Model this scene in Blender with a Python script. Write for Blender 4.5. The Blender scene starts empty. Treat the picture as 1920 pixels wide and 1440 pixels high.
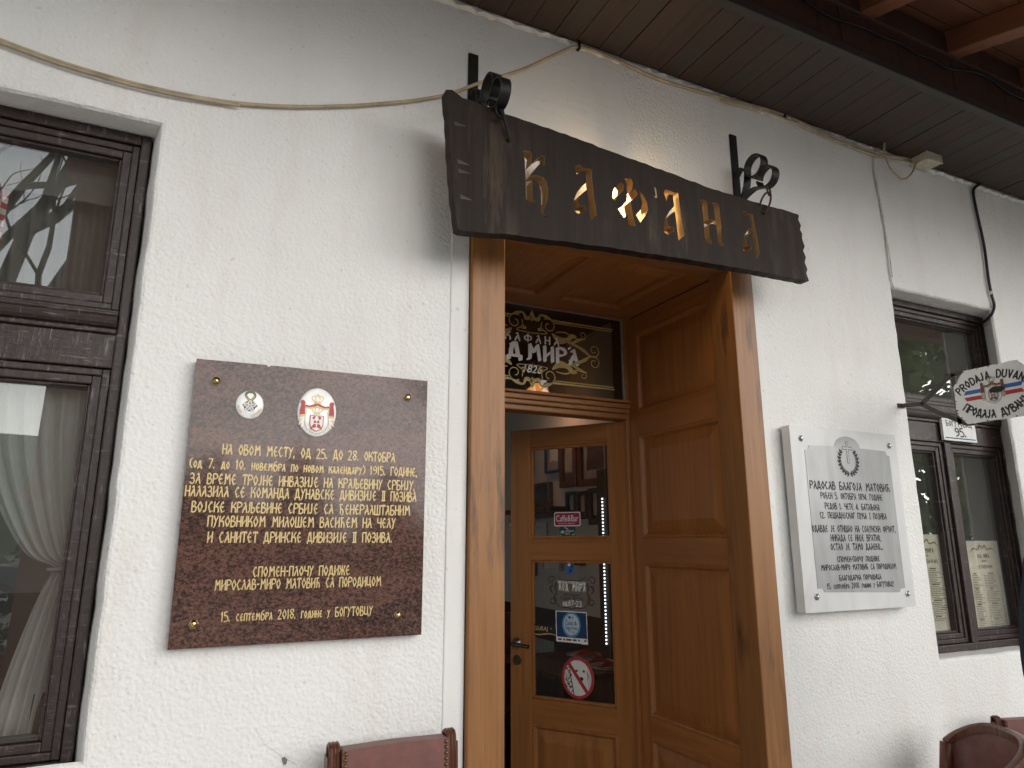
import bpy, bmesh, math, random
from mathutils import Vector, Matrix
from mathutils.geometry import tessellate_polygon
R = math.radians
rnd = random.Random(7)
scene = bpy.context.scene
COL = scene.collection

# ------------------------------------------------------------------ camera
CAM = Vector((0, -1.9, 1.55))
yaw, pitch, roll = R(25.6245), R(12.8948), R(-0.0559)
fw = Vector((math.sin(yaw) * math.cos(pitch), math.cos(yaw) * math.cos(pitch), math.sin(pitch)))
r0 = Vector((math.cos(yaw), -math.sin(yaw), 0)); u0 = r0.cross(fw)
rr = r0 * math.cos(roll) + u0 * math.sin(roll); uu = -r0 * math.sin(roll) + u0 * math.cos(roll)
FPX = 1293.07
cam = bpy.data.cameras.new('camera'); cam.sensor_width = 36; cam.lens = FPX * 36 / 1920
cam.clip_start = 0.02; cam.clip_end = 500
co = bpy.data.objects.new('camera', cam); COL.objects.link(co)
m3 = Matrix((rr, uu, -fw)).transposed()
co.matrix_world = Matrix.Translation(CAM) @ m3.to_4x4()
scene.camera = co

def at(px, py, x=None, y=None, z=None):
    """world point seen at photo pixel (1920 wide) on the plane x=, y= or z="""
    d = fw * FPX + rr * (px - 960) - uu * (py - 720)
    t = (x - CAM.x) / d.x if x is not None else (y - CAM.y) / d.y if y is not None else (z - CAM.z) / d.z
    return CAM + d * t

# ------------------------------------------------------------------ light
SUN_EL, SUN_AZ = 6, 28          # azimuth to the right of straight out from the wall
w = bpy.data.worlds.new('World'); scene.world = w; w.use_nodes = True
nt = w.node_tree; bg = nt.nodes['Background']
sky = nt.nodes.new('ShaderNodeTexSky'); sky.sky_type = 'NISHITA'; sky.sun_disc = False
sky.sun_elevation = R(SUN_EL); sky.sun_rotation = R(180 - SUN_AZ); sky.dust_density = 1; sky.air_density = 1
hs = nt.nodes.new('ShaderNodeHueSaturation'); hs.inputs['Saturation'].default_value = 0.22
cap = nt.nodes.new('ShaderNodeMix'); cap.data_type = 'RGBA'; cap.blend_type = 'DARKEN'; cap.inputs[0].default_value = 1; cap.inputs[7].default_value = (9, 9, 9, 1)   # cloud hides the glare round the sun
nt.links.new(sky.outputs[0], hs.inputs['Color']); nt.links.new(hs.outputs[0], cap.inputs[6]); nt.links.new(cap.outputs[2], bg.inputs[0])
bg.inputs[1].default_value = 0.15
sun = bpy.data.lights.new('sun', 'SUN'); sun.energy = 1.3; sun.angle = R(70); sun.color = (1, 0.97, 0.93)
so = bpy.data.objects.new('sun', sun); COL.objects.link(so)
sd = Vector((math.sin(R(SUN_AZ)) * math.cos(R(SUN_EL)), -math.cos(R(SUN_AZ)) * math.cos(R(SUN_EL)), math.sin(R(SUN_EL))))
so.rotation_euler = sd.to_track_quat('Z', 'Y').to_euler(); so.location = (4, -6, 6)
vs = scene.view_settings
vs.view_transform = 'Standard'; vs.look = 'None'; vs.gamma = 1; vs.exposure = 1.5

# ------------------------------------------------------------------ materials
class N:
    def __init__(s, name):
        s.m = bpy.data.materials.new(name); s.m.use_nodes = True; s.t = s.m.node_tree
        s.b = s.t.nodes['Principled BSDF']; s.tc = s.t.nodes.new('ShaderNodeTexCoord')
    def n(s, typ, **kw):
        q = s.t.nodes.new('ShaderNode' + typ)
        for k, v in kw.items():
            if k in q.inputs: q.inputs[k].default_value = v
            else: setattr(q, k, v)
        return q
    def l(s, a, b): s.t.links.new(a, b)
    def mapped(s, scale, rot=(0, 0, 0)):
        q = s.n('Mapping'); q.inputs['Scale'].default_value = scale; q.inputs['Rotation'].default_value = rot
        s.l(s.tc.outputs['Object'], q.inputs['Vector']); return q.outputs[0]
    def noise(s, vec, scale=1, detail=3, rough=0.5, dist=0):
        q = s.n('TexNoise'); q.inputs['Scale'].default_value = scale; q.inputs['Detail'].default_value = detail
        q.inputs['Roughness'].default_value = rough; q.inputs['Distortion'].default_value = dist
        s.l(vec, q.inputs['Vector']); return q.outputs['Fac']
    def ramp(s, fac, stops):
        q = s.n('ValToRGB'); e = q.color_ramp.elements
        while len(e) < len(stops): e.new(0.5)
        for i, (p, c) in enumerate(stops):
            e[i].position = p; e[i].color = (*c, 1) if len(c) == 3 else c
        s.l(fac, q.inputs[0]); return q.outputs[0]
    def mixc(s, fac, a, b, blend='MIX'):
        q = s.n('Mix'); q.data_type = 'RGBA'; q.blend_type = blend
        for v, i in ((fac, 0), (a, 6), (b, 7)):
            if isinstance(v, (int, float)): q.inputs[i].default_value = v
            elif isinstance(v, tuple): q.inputs[i].default_value = (*v, 1)
            else: s.l(v, q.inputs[i])
        return q.outputs[2]
    def math(s, op, a, b=0.0, c=0.0):
        q = s.n('Math'); q.operation = op
        for i, v in enumerate((a, b, c)):
            if isinstance(v, (int, float)): q.inputs[i].default_value = v
            else: s.l(v, q.inputs[i])
        return q.outputs[0]
    def bump(s, h, strength=0.5, dist=0.01):
        q = s.n('Bump'); q.inputs['Strength'].default_value = strength; q.inputs['Distance'].default_value = dist
        s.l(h, q.inputs['Height']); s.l(q.outputs[0], s.b.inputs['Normal'])
    def set(s, color=None, rough=None, metal=None, spec=None):
        for v, k in ((color, 'Base Color'), (rough, 'Roughness'), (metal, 'Metallic'), (spec, 'Specular IOR Level')):
            if v is None: continue
            if isinstance(v, tuple): s.b.inputs[k].default_value = (*v, 1)
            elif isinstance(v, (int, float)): s.b.inputs[k].default_value = v
            else: s.l(v, s.b.inputs[k])
        return s.m

def plain(name, color, rough=0.6, metal=0, var=0.25, scale=30, bump=0.15, spec=0.5):
    q = N(name); f = q.noise(q.mapped((1, 1, 1)), scale, 4, 0.6)
    c = q.ramp(f, [(0.3, tuple(v * (1 - var) for v in color)), (0.7, tuple(min(1, v * (1 + var * 0.6)) for v in color))])
    if bump: q.bump(f, bump, 0.004)
    return q.set(c, rough, metal, spec)

def wood(name, c1, c2, axis='z', rough=0.42, grain=1.0, spec=0.45, worn=None):
    q = N(name)
    sc = {'x': (2.2, 55, 55), 'y': (55, 2.2, 55), 'z': (55, 55, 2.2)}[axis]
    v = q.mapped(sc)
    f1 = q.noise(v, 1.0, 6, 0.62, 1.2)
    sc2 = tuple(0.22 * k for k in sc)
    f2 = q.noise(q.mapped(sc2), 1.0, 4, 0.55, 2.5)
    wv = q.n('TexWave', wave_type='BANDS'); wv.bands_direction = {'x': 'Z', 'y': 'X', 'z': 'X'}[axis]
    wv.inputs['Scale'].default_value = 4.5; wv.inputs['Distortion'].default_value = 14; wv.inputs['Detail'].default_value = 3
    wv.inputs['Detail Scale'].default_value = 1.2
    q.l(q.mapped({'x': (.12, 1, 1), 'y': (1, .12, 1), 'z': (1, 1, .12)}[axis]), wv.inputs['Vector'])
    f = q.math('ADD', q.math('MULTIPLY', f1, 0.55 * grain), q.math('MULTIPLY', f2, 0.5))
    f = q.math('ADD', f, q.math('MULTIPLY', wv.outputs['Fac'], 0.07))
    mid = tuple((a + b) / 2 for a, b in zip(c1, c2))
    c = q.ramp(f, [(0.26, c2), (0.52, mid), (0.80, c1)])
    # boards glued side by side differ a little
    if worn:
        wn = q.noise(q.mapped((22, 22, 2.0)), 1.0, 6, 0.72)
        wl = q.ramp(q.noise(q.mapped((3, 3, 1.6)), 1.0, 3, .6), [(.5, (0, 0, 0)), (.62, (1, 1, 1))])
        wf = q.math('MULTIPLY', q.ramp(wn, [(.5, (0, 0, 0)), (.62, (1, 1, 1))]), wl)
        c = q.mixc(q.math('MULTIPLY', wf, 0.75), c, worn)
    q.bump(f1, 0.25, 0.004)
    rf = q.math('ADD', q.math('MULTIPLY', f2, 0.25), rough - 0.12)
    return q.set(c, rf, 0, spec)

# roughcast plaster: pebbly bump, smoother trowelled patches round the sign irons and along the door
def plaster(name, base=(0.80, 0.79, 0.77), smooth=False):
    q = N(name); v = q.mapped((1, 1, 1))
    a = q.noise(v, 120, 2, 0.45, 0.1)
    vo = q.n('TexVoronoi'); vo.feature = 'SMOOTH_F1'; vo.inputs['Scale'].default_value = 95; vo.inputs['Smoothness'].default_value = .6; q.l(v, vo.inputs['Vector'])
    fine = q.noise(v, 300, 2, .5)
    h = q.math('ADD', q.math('MULTIPLY', a, 0.75), q.math('MULTIPLY', vo.outputs['Distance'], -0.8))
    h = q.math('ADD', h, q.math('MULTIPLY', fine, 0.10))
    big = q.noise(v, 2.2, 4, 0.55)
    tro = q.noise(q.mapped((3, 3, 11)), 1.6, 4, .6, 1.5)
    if not smooth:
        sep = q.n('SeparateXYZ'); q.l(v, sep.inputs[0])
        X, Z = sep.outputs['X'], sep.outputs['Z']
        wob = q.math('MULTIPLY', q.math('SUBTRACT', q.noise(v, 9, 4, .6), .5), 0.34)
        def box(x0, x1, z0, z1):
            def edge(val, e, sgn):
                return q.math('MULTIPLY', q.math('SUBTRACT', q.math('ADD', val, wob), e), sgn * 28)
            k = q.math('MINIMUM', edge(X, x0, 1), edge(X, x1, -1))
            k = q.math('MINIMUM', k, q.math('MINIMUM', edge(Z, z0, 1), edge(Z, z1, -1)))
            kk = q.n('Clamp'); q.l(k, kk.inputs[0]); return kk.outputs[0]
        mask = q.math('MAXIMUM', box(0.80, 1.42, 2.93, 3.6), box(1.86, 2.2, 3.17, 3.42))
        mask = q.math('MAXIMUM', mask, box(1.25, 1.40, 2.7, 2.93))
        mask = q.math('MULTIPLY', mask, 0.93)
        sm = q.math('ADD', q.math('MULTIPLY', tro, 0.55), q.math('MULTIPLY', fine, .1))
        mx = q.n('Mix'); q.l(mask, mx.inputs[0]); q.l(h, mx.inputs[2]); q.l(sm, mx.inputs[3])
        hh = mx.outputs[0]
    else:
        hh = q.math('ADD', q.math('MULTIPLY', tro, 0.4), q.math('MULTIPLY', fine, .12)); 
    q.bump(hh, 0.6, 0.005)
    c = q.ramp(big, [(0.3, tuple(k * 0.95 for k in base)), (0.65, base)])
    pit = q.ramp(q.noise(v, 46, 2, .5), [(.26, (0.72, .69, .64)), (.33, (1, 1, 1))])
    c = q.mixc(0.55, c, pit, 'MULTIPLY')
    dirt = q.ramp(q.noise(q.mapped((5, 5, 1.1)), 1.3, 5, .65), [(.5, (1, 1, 1)), (.8, (.90, .86, .79))])
    c = q.mixc(0.7, c, dirt, 'MULTIPLY')
    speck = q.ramp(q.noise(v, 24, 5, .75), [(.765, (1, 1, 1)), (.79, (.25, .22, .2))])
    c = q.mixc(0.8, c, speck, 'MULTIPLY')
    return q.set(c, 0.85, 0, 0.25)

def old_paint(name, base, worn):
    q = N(name); v = q.mapped((1, 1, 1))
    g = q.noise(q.mapped((30, 30, 30)), 1, 5, .65)
    streak = q.noise(q.mapped((10, 10, 60)), 1.4, 5, .7)
    streak2 = q.noise(q.mapped((60, 60, 9)), 1.4, 5, .7)
    s = q.math('MAXIMUM', streak, streak2)
    chips = q.ramp(s, [(.60, (0, 0, 0)), (.68, (1, 1, 1))])
    c = q.mixc(q.math('MULTIPLY', chips, .55), base, worn)
    q.bump(q.math('ADD', g, q.math('MULTIPLY', s, 1.2)), .5, .004)
    return q.set(c, .38, 0, .5)

def granite():
    q = N('red_granite'); v = q.mapped((1, 1.0, 1.35))
    a = q.noise(v, 120, 4, .68, .6); b = q.noise(v, 220, 2, .5)
    vein = q.noise(q.mapped((3, 1, 7)), 1, 4, .6, .5)
    f = q.math('ADD', q.math('MULTIPLY', a, .75), q.math('MULTIPLY', b, .25))
    f = q.math('ADD', f, q.math('MULTIPLY', q.math('SUBTRACT', vein, .5), .22))
    c = q.ramp(f, [(.34, (.022, .020, .019)), (.45, (.055, .034, .029)), (.53, (.125, .064, .050)), (.68, (.18, .098, .078))])
    return q.set(c, .09, 0, .27)

def marble():
    q = N('pale_marble'); v = q.mapped((1, 1, 1))
    a = q.noise(v, 260, 2, .6); b = q.noise(q.mapped((6, 1, 2)), 1.4, 5, .6, 1.2)
    c = q.ramp(q.math('ADD', q.math('MULTIPLY', a, .5), q.math('MULTIPLY', b, .5)), [(.3, (.54, .54, .535)), (.65, (.70, .70, .69))])
    return q.set(c, .35, 0, .4)

def marble_field():
    q = N('grey_polished_marble'); b = q.noise(q.mapped((9, 1, 1.5)), 1.2, 5, .6, 1.0)
    c = q.ramp(b, [(.3, (.33, .333, .335)), (.7, (.43, .432, .43))])
    return q.set(c, .16, 0, .5)

def glass(name, tint=(1, 1, 1), rough=0.0, ior=1.5, dirt=0.0, boost=1.0):
    """thin window glass: clear straight through, mirror reflection by Fresnel (two surfaces)"""
    q = N(name); t = q.t; t.nodes.remove(q.b)
    out = [n for n in t.nodes if n.type == 'OUTPUT_MATERIAL'][0]
    tr = q.n('BsdfTransparent'); tr.inputs[0].default_value = (*tint, 1)
    gl = q.n('BsdfGlossy'); gl.inputs['Roughness'].default_value = rough
    wav = q.noise(q.mapped((1, 1, 1)), 2.5, 1, .4)
    bp = q.n('Bump'); bp.inputs['Strength'].default_value = .05; bp.inputs['Distance'].default_value = .012
    q.l(wav, bp.inputs['Height']); q.l(bp.outputs[0], gl.inputs['Normal'])
    fr = q.n('Fresnel'); geo = q.n('NewGeometry')
    q.l(q.math('SUBTRACT', ior, q.math('MULTIPLY', geo.outputs['Backfacing'], ior - 1 / ior)), fr.inputs['IOR'])
    mx = q.n('MixShader')
    q.l(q.math('MINIMUM', q.math('MULTIPLY', fr.outputs[0], 1.9 * boost), 1.0), mx.inputs[0])
    q.l(tr.outputs[0], mx.inputs[1]); q.l(gl.outputs[0], mx.inputs[2])
    last = mx.outputs[0]
    if dirt:
        df = q.n('BsdfDiffuse'); df.inputs[0].default_value = (.6, .58, .54, 1)
        m2 = q.n('MixShader')
        dn = q.noise(q.mapped((7, 7, 3)), 1.2, 6, .7)
        q.l(q.math('MULTIPLY', dn, dirt), m2.inputs[0]); q.l(last, m2.inputs[1]); q.l(df.outputs[0], m2.inputs[2]); last = m2.outputs[0]
    q.l(last, out.inputs[0]); return q.m

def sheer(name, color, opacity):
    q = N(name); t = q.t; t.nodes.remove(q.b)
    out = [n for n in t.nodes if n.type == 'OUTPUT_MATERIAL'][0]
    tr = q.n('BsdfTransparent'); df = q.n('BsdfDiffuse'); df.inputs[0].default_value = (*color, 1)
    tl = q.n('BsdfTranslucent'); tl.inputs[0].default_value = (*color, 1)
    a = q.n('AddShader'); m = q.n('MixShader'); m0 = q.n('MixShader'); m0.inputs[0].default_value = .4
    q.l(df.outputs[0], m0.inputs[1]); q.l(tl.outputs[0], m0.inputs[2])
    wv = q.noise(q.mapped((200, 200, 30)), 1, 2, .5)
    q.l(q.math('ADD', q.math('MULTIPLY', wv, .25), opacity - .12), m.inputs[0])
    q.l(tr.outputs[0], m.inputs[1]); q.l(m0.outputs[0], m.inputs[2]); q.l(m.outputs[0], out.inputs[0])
    return q.m

def emit(name, color, strength):
    q = N(name); q.b.inputs['Base Color'].default_value = (*color, 1)
    q.b.inputs['Emission Color'].default_value = (*color, 1); q.b.inputs['Emission Strength'].default_value = strength
    return q.m

OAK1, OAK2 = (.36, .165, .054), (.17, .068, .020)
M = dict(
    plaster=plaster('roughcast_plaster'), smooth=plaster('smooth_white_plaster', (.80, .79, .77), True),
    oak_z=wood('oak_upright', OAK1, OAK2, 'z', worn=(.03, .02, .015)), oak_x=wood('oak_cross', OAK1, OAK2, 'x'), oak_y=wood('oak_depth', OAK1, OAK2, 'y'),
    oakd_z=wood('dark_oak_upright', (.42, .172, .048), (.20, .074, .020), 'z', .38), oakd_x=wood('dark_oak_cross', (.42, .172, .048), (.20, .074, .020), 'x', .38),
    oakd_y=wood('dark_oak_depth', (.42, .172, .048), (.20, .074, .020), 'y', .38),
    oakm_z=wood('leaf_oak_upright', (.40, .168, .048), (.19, .073, .020), 'z', .38), oakm_x=wood('leaf_oak_cross', (.40, .168, .048), (.19, .073, .020), 'x', .38),
    frame=old_paint('brown_window_paint', (.030, .017, .015), (.24, .20, .19)),
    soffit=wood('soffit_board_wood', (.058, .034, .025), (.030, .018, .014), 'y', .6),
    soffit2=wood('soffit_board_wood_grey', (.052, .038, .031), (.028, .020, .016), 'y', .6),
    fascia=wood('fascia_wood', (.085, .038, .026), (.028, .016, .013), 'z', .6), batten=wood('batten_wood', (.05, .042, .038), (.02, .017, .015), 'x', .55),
    rafter=wood('rafter_wood', (.23, .088, .042), (.13, .046, .022), 'y', .55), deck=wood('roof_board_wood', (.17, .065, .034), (.09, .036, .018), 'x', .55),
    board=wood('charred_board_wood', (.038, .026, .020), (.013, .010, .009), 'z', .62, worn=(.10, .07, .05), spec=.15), cut=wood('raw_cut_wood', (.50, .34, .16), (.30, .19, .08), 'z', .6),
    ironpaint=plain('dark_bracket_paint', (.06, .05, .045), .6), iron=plain('black_iron', (.022, .02, .019), .5, .6), rust=plain('rusty_iron', (.07, .035, .022), .65, .4, .5, 80),
    granite=granite(), marble=marble(), mfield=marble_field(), gold=plain('gold_leaf_paint', (.60, .45, .20), .4, .2, .25, 200, .1),
    blackp=plain('black_paint', (.015, .015, .017), .5, bump=0), enamel=plain('white_enamel', (.82, .82, .80), .14, var=.06, bump=0),
    white=plain('white_vinyl', (.84, .82, .80), .5, var=.08, bump=0), ochre=plain('gold_vinyl', (.50, .38, .13), .5, var=.15, bump=0),
    brass=plain('brass', (.65, .45, .2), .2, 1, .1), steel=plain('steel', (.6, .6, .6), .22, 1, .1), dsteel=plain('dark_steel', (.16, .14, .12), .3, .9),
    red=plain('red_enamel', (.45, .03, .03), .4, bump=0), blue=plain('blue_enamel', (.035, .13, .42), .35, bump=0), green=plain('green_enamel', (.06, .10, .035), .4, bump=0),
    grey=plain('grey_enamel', (.33, .31, .32), .4, bump=0), crimson=plain('crimson_vinyl', (.26, .012, .055), .4, bump=0, var=.05), dgreen=plain('bottle_green_vinyl', (.006, .055, .045), .4, bump=0, var=.05),
    navy=plain('navy_vinyl', (.012, .045, .14), .4, bump=0, var=.3, scale=9), cyan=plain('light_blue_vinyl', (.07, .30, .55), .4, bump=0), pink=plain('pink_vinyl', (.7, .35, .4), .4, bump=0),
    mint=plain('mint_vinyl', (.3, .62, .35), .4, bump=0), brownv=plain('brown_vinyl', (.075, .05, .032), .5, bump=0),
    cream=plain('cream_cable_sheath', (.46, .37, .24), .55, var=.3, scale=14), wcable=plain('white_cable_sheath', (.62, .59, .54), .55), kcable=plain('black_cable_sheath', (.012, .012, .015), .4),
    boxp=plain('cream_plastic', (.55, .50, .38), .4, var=.3, scale=50), leather=plain('maroon_leather', (.165, .062, .052), .42, var=.25, scale=22, bump=.2),
    mahog=wood('mahogany', (.15, .048, .022), (.05, .016, .009), 'z', .30, spec=.4), nail=plain('antique_brass', (.20, .14, .07), .35, .9),
    pane=glass('window_glass', (.93, .95, .94), dirt=.04, boost=2.3), rpane=glass('side_window_glass', (.95, .96, .95), dirt=.03, boost=1.3), dpane=glass('door_glass', (.90, .90, .90), dirt=.015, boost=.45), tpane=glass('transom_glass', (.52, .49, .46), boost=.45),
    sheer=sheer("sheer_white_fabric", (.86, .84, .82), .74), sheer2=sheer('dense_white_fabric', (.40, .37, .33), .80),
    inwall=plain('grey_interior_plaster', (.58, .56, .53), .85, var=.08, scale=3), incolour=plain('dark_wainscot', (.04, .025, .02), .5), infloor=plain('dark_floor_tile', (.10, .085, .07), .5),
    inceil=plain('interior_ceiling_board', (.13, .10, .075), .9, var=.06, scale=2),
    paper=plain('aged_menu_paper', (.80, .73, .60), .6, var=.3, scale=6, bump=0), wpaper=plain('white_paper', (.68, .66, .62), .6, bump=0, var=.1), ink=plain('brown_ink', (.09, .06, .045), .7, bump=0),
    paving=plain('stone_paving', (.58, .56, .53), .8, var=.25, scale=4), asphalt=plain('grey_cobbles', (.32, .315, .30), .9, var=.2, scale=40),
    bark=plain('grey_bark', (.075, .065, .055), .9, var=.5, scale=14, bump=.6), skin=plain('skin', (.45, .26, .19), .5, var=.08), hair=plain('dark_hair', (.02, .015, .012), .5),
    navycloth=plain('dark_teal_cloth', (.018, .033, .05), .85, var=.2, scale=60), trousers=plain('grey_trousers', (.05, .05, .055), .85),
    tile=plain('red_roof_tile', (.32, .075, .045), .8, var=.35, scale=10), cottage=plain('cottage_wall', (.55, .50, .42), .85),
    carpaint=plain('slate_blue_car_paint', (.055, .075, .10), .18, .5, var=.04, bump=0), tyre=plain('tyre_rubber', (.02, .02, .02), .8), carglass=plain('car_glass', (.02, .025, .03), .06, bump=0),
    dark=plain('dark_mat', (.012, .011, .01), .6), terracotta=plain('terracotta', (.20, .085, .06), .7),
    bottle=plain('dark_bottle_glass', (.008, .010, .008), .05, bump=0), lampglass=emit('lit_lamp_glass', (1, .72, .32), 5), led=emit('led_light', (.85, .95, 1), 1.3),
    amber=emit('lit_amber_shade', (1, .42, .10), .8), chrome=plain('chrome', (.55, .53, .5), .12, 1), porcelain=plain('porcelain', (.75, .72, .65), .2), napkin=plain('red_napkin', (.40, .03, .03), .8),
    petal=plain('white_petals', (.7, .7, .7), .7), hedgeleaf=plain('hedge_leaf', (.075, .13, .03), .6, var=.6, scale=3), spruce=plain('spruce_needles', (.022, .04, .018), .8, var=.5, scale=3), springleaf=plain('spring_leaf', (.13, .20, .045), .6, var=.5, scale=3),
)
def checker_mat():
    q = N('red_gingham'); ck = q.n('TexChecker'); ck.inputs['Scale'].default_value = 60
    ck.inputs[1].default_value = (.5, .05, .06, 1); ck.inputs[2].default_value = (.7, .6, .58, 1)
    q.l(q.tc.outputs['Object'], ck.inputs['Vector']); return q.set(ck.outputs[0], .9)
M['gingham'] = checker_mat()

# ------------------------------------------------------------------ mesh helper
class MB:
    def __init__(s): s.v = []; s.f = []; s.mi = []
    def add(s, vs, fs, mi=0):
        o = len(s.v); s.v += [tuple(p) for p in vs]
        for f in fs: s.f.append([o + i for i in f]); s.mi.append(mi)
        return s
    def box(s, x0, x1, y0, y1, z0, z1, mi=0, fn=None):
        p = [(x, y, z) for z in (z0, z1) for y in (y0, y1) for x in (x0, x1)]
        if fn: p = [fn(*q) for q in p]
        return s.add(p, [(0, 2, 3, 1), (4, 5, 7, 6), (0, 1, 5, 4), (2, 6, 7, 3), (0, 4, 6, 2), (1, 3, 7, 5)], mi)
    def poly(s, pts, mi=0): return s.add(pts, [list(range(len(pts)))], mi)
    def tube(s, pts, rad, n=8, mi=0, cap=True):
        pts = [Vector(p) for p in pts]; L = len(pts); rings = []
        rad = rad if isinstance(rad, (list, tuple)) else [rad] * L
        prev = None
        for i, p in enumerate(pts):
            t = (pts[min(i + 1, L - 1)] - pts[max(i - 1, 0)]).normalized()
            if prev is None:
                a = t.orthogonal().normalized()
            else:
                a = (prev - t * prev.dot(t)); a = a.normalized() if a.length > 1e-6 else t.orthogonal().normalized()
            prev = a; b = t.cross(a)
            rings.append([p + (a * math.cos(k * 2 * math.pi / n) + b * math.sin(k * 2 * math.pi / n)) * rad[i] for k in range(n)])
        vs = [q for r_ in rings for q in r_]; fs = []
        for i in range(L - 1):
            for k in range(n): fs.append((i * n + k, i * n + (k + 1) % n, (i + 1) * n + (k + 1) % n, (i + 1) * n + k))
        if cap: fs += [list(range(n))[::-1], [(L - 1) * n + k for k in range(n)]]
        return s.add(vs, fs, mi)
    def ring(s, c, rad, tr, ax1, ax2, n=20, m=8, mi=0):
        c = Vector(c); a = Vector(ax1).normalized(); b = Vector(ax2).normalized(); nn = a.cross(b); vs = []; fs = []
        for i in range(n):
            th = 2 * math.pi * i / n; d = a * math.cos(th) + b * math.sin(th)
            for k in range(m):
                ph = 2 * math.pi * k / m; vs.append(c + d * (rad + tr * math.cos(ph)) + nn * tr * math.sin(ph))
        for i in range(n):
            for k in range(m): fs.append((i * m + k, ((i + 1) % n) * m + k, ((i + 1) % n) * m + (k + 1) % m, i * m + (k + 1) % m))
        return s.add(vs, fs, mi)
    def lathe(s, prof, c=(0, 0, 0), ax='z', n=24, mi=0):
        vs = []; fs = []; c = Vector(c)
        for (r_, h) in prof:
            for k in range(n):
                t = 2 * math.pi * k / n; a, b = r_ * math.cos(t), r_ * math.sin(t)
                vs.append(c + Vector({'z': (a, b, h), 'y': (a, h, b), 'x': (h, a, b)}[ax]))
        for i in range(len(prof) - 1):
            for k in range(n): fs.append((i * n + k, i * n + (k + 1) % n, (i + 1) * n + (k + 1) % n, (i + 1) * n + k))
        return s.add(vs, fs, mi)
    def band(s, path, half, thick, mi=0):
        """flat bar: path in (y,z) list with x centre; half width along x, thickness in the y-z plane"""
        n = len(path); vs = []; fs = []
        for i, (x, y, z) in enumerate(path):
            a = path[max(i - 1, 0)]; b = path[min(i + 1, n - 1)]
            t = Vector((0, b[1] - a[1], b[2] - a[2])).normalized(); nn = Vector((0, -t.z, t.y)) * thick / 2
            p = Vector((x, y, z))
            for dx, sg in ((-half, -1), (half, -1), (half, 1), (-half, 1)): vs.append(p + Vector((dx, 0, 0)) + nn * sg)
        for i in range(n - 1):
            for k in range(4): fs.append((i * 4 + k, i * 4 + (k + 1) % 4, (i + 1) * 4 + (k + 1) % 4, (i + 1) * 4 + k))
        fs += [(3, 2, 1, 0), tuple((n - 1) * 4 + k for k in range(4))]
        return s.add(vs, fs, mi)
    def extr(s, outer, holes, fn, w0, w1, mi=0, mside=None, mhole=None):
        """2-D outline with holes pushed from depth w0 to w1; fn(u,v,w) -> world"""
        loops = [outer] + list(holes)
        flat = [p for lp in loops for p in lp]
        tris = tessellate_polygon([[Vector((a, b, 0)) for a, b in lp] for lp in loops])
        for ww in (w0, w1): s.add([fn(a, b, ww) for a, b in flat], [tuple(t) for t in tris], mi)
        for li, lp in enumerate(loops):
            n = len(lp); vs = [fn(a, b, w0) for a, b in lp] + [fn(a, b, w1) for a, b in lp]
            s.add(vs, [(i, (i + 1) % n, n + (i + 1) % n, n + i) for i in range(n)], (mi if mside is None else mside) if li == 0 else (mi if mhole is None else mhole))
        return s
    def build(s, name, mats, parent=None, loc=None, smooth=False, bevel=0, merge=False, recalc=True):
        me = bpy.data.meshes.new(name); me.from_pydata(s.v, [], s.f)
        if not isinstance(mats, (list, tuple)): mats = [mats]
        for m in mats: me.materials.append(M[m] if isinstance(m, str) else m)
        for p, k in zip(me.polygons, s.mi): p.material_index = k
        bm = bmesh.new(); bm.from_mesh(me)
        if merge: bmesh.ops.remove_doubles(bm, verts=bm.verts, dist=1e-5)
        if recalc: bmesh.ops.recalc_face_normals(bm, faces=bm.faces)
        bm.to_mesh(me); bm.free()
        if smooth:
            for p in me.polygons: p.use_smooth = True
            if smooth is not True: me.set_sharp_from_angle(angle=R(smooth))
        o = bpy.data.objects.new(name, me); COL.objects.link(o)
        if parent is not None:
            o.parent = parent
            if loc is None:      # vertices given in world coordinates, parent chain unrotated
                q = parent; t = Vector((0, 0, 0))
                while q is not None: t += q.location; q = q.parent
                o.location = -t
            else: o.location = loc
        elif loc is not None: o.location = loc
        if bevel:
            b = o.modifiers.new('bevel', 'BEVEL'); b.width = bevel; b.segments = 2; b.limit_method = 'ANGLE'; b.angle_limit = R(40)
        return o

def thing(name, label, cat, loc=(0, 0, 0), group=None, rot=0):
    o = bpy.data.objects.new(name, None); COL.objects.link(o); o.location = loc; o.rotation_euler.z = rot
    o.empty_display_size = .1
    return tag(o, label, cat, group)
def tag(o, label, cat, group=None):
    o['label'] = label; o['category'] = cat
    if group: o['group'] = group
    return o
def kind(o, k): o['kind'] = k; return o
def relabel(o, l): o['label'] = l; return o

def smooth_path(pts, n=8):
    P = [Vector(p) for p in pts]; out = []
    for i in range(len(P) - 1):
        a = P[max(i - 1, 0)]; b = P[i]; c = P[i + 1]; d = P[min(i + 2, len(P) - 1)]
        for k in range(n):
            t = k / n
            out.append(.5 * ((2 * b) + (c - a) * t + (2 * a - 5 * b + 4 * c - d) * t * t + (3 * b - a - 3 * c + d) * t ** 3))
    out.append(P[-1]); return out
def wobble(poly, step=.03, amp=.003, seed=1, closed=True):
    g = random.Random(seed); out = []; n = len(poly)
    for i in range(n if closed else n - 1):
        a = Vector((*poly[i], 0)); b = Vector((*poly[(i + 1) % n], 0)); k = max(1, int((b - a).length / step))
        t = (b - a).normalized(); nn = Vector((-t.y, t.x, 0))
        for j in range(k):
            p = a.lerp(b, j / k); p += nn * g.uniform(-amp, amp); out.append((p.x, p.y))
    return out

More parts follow.
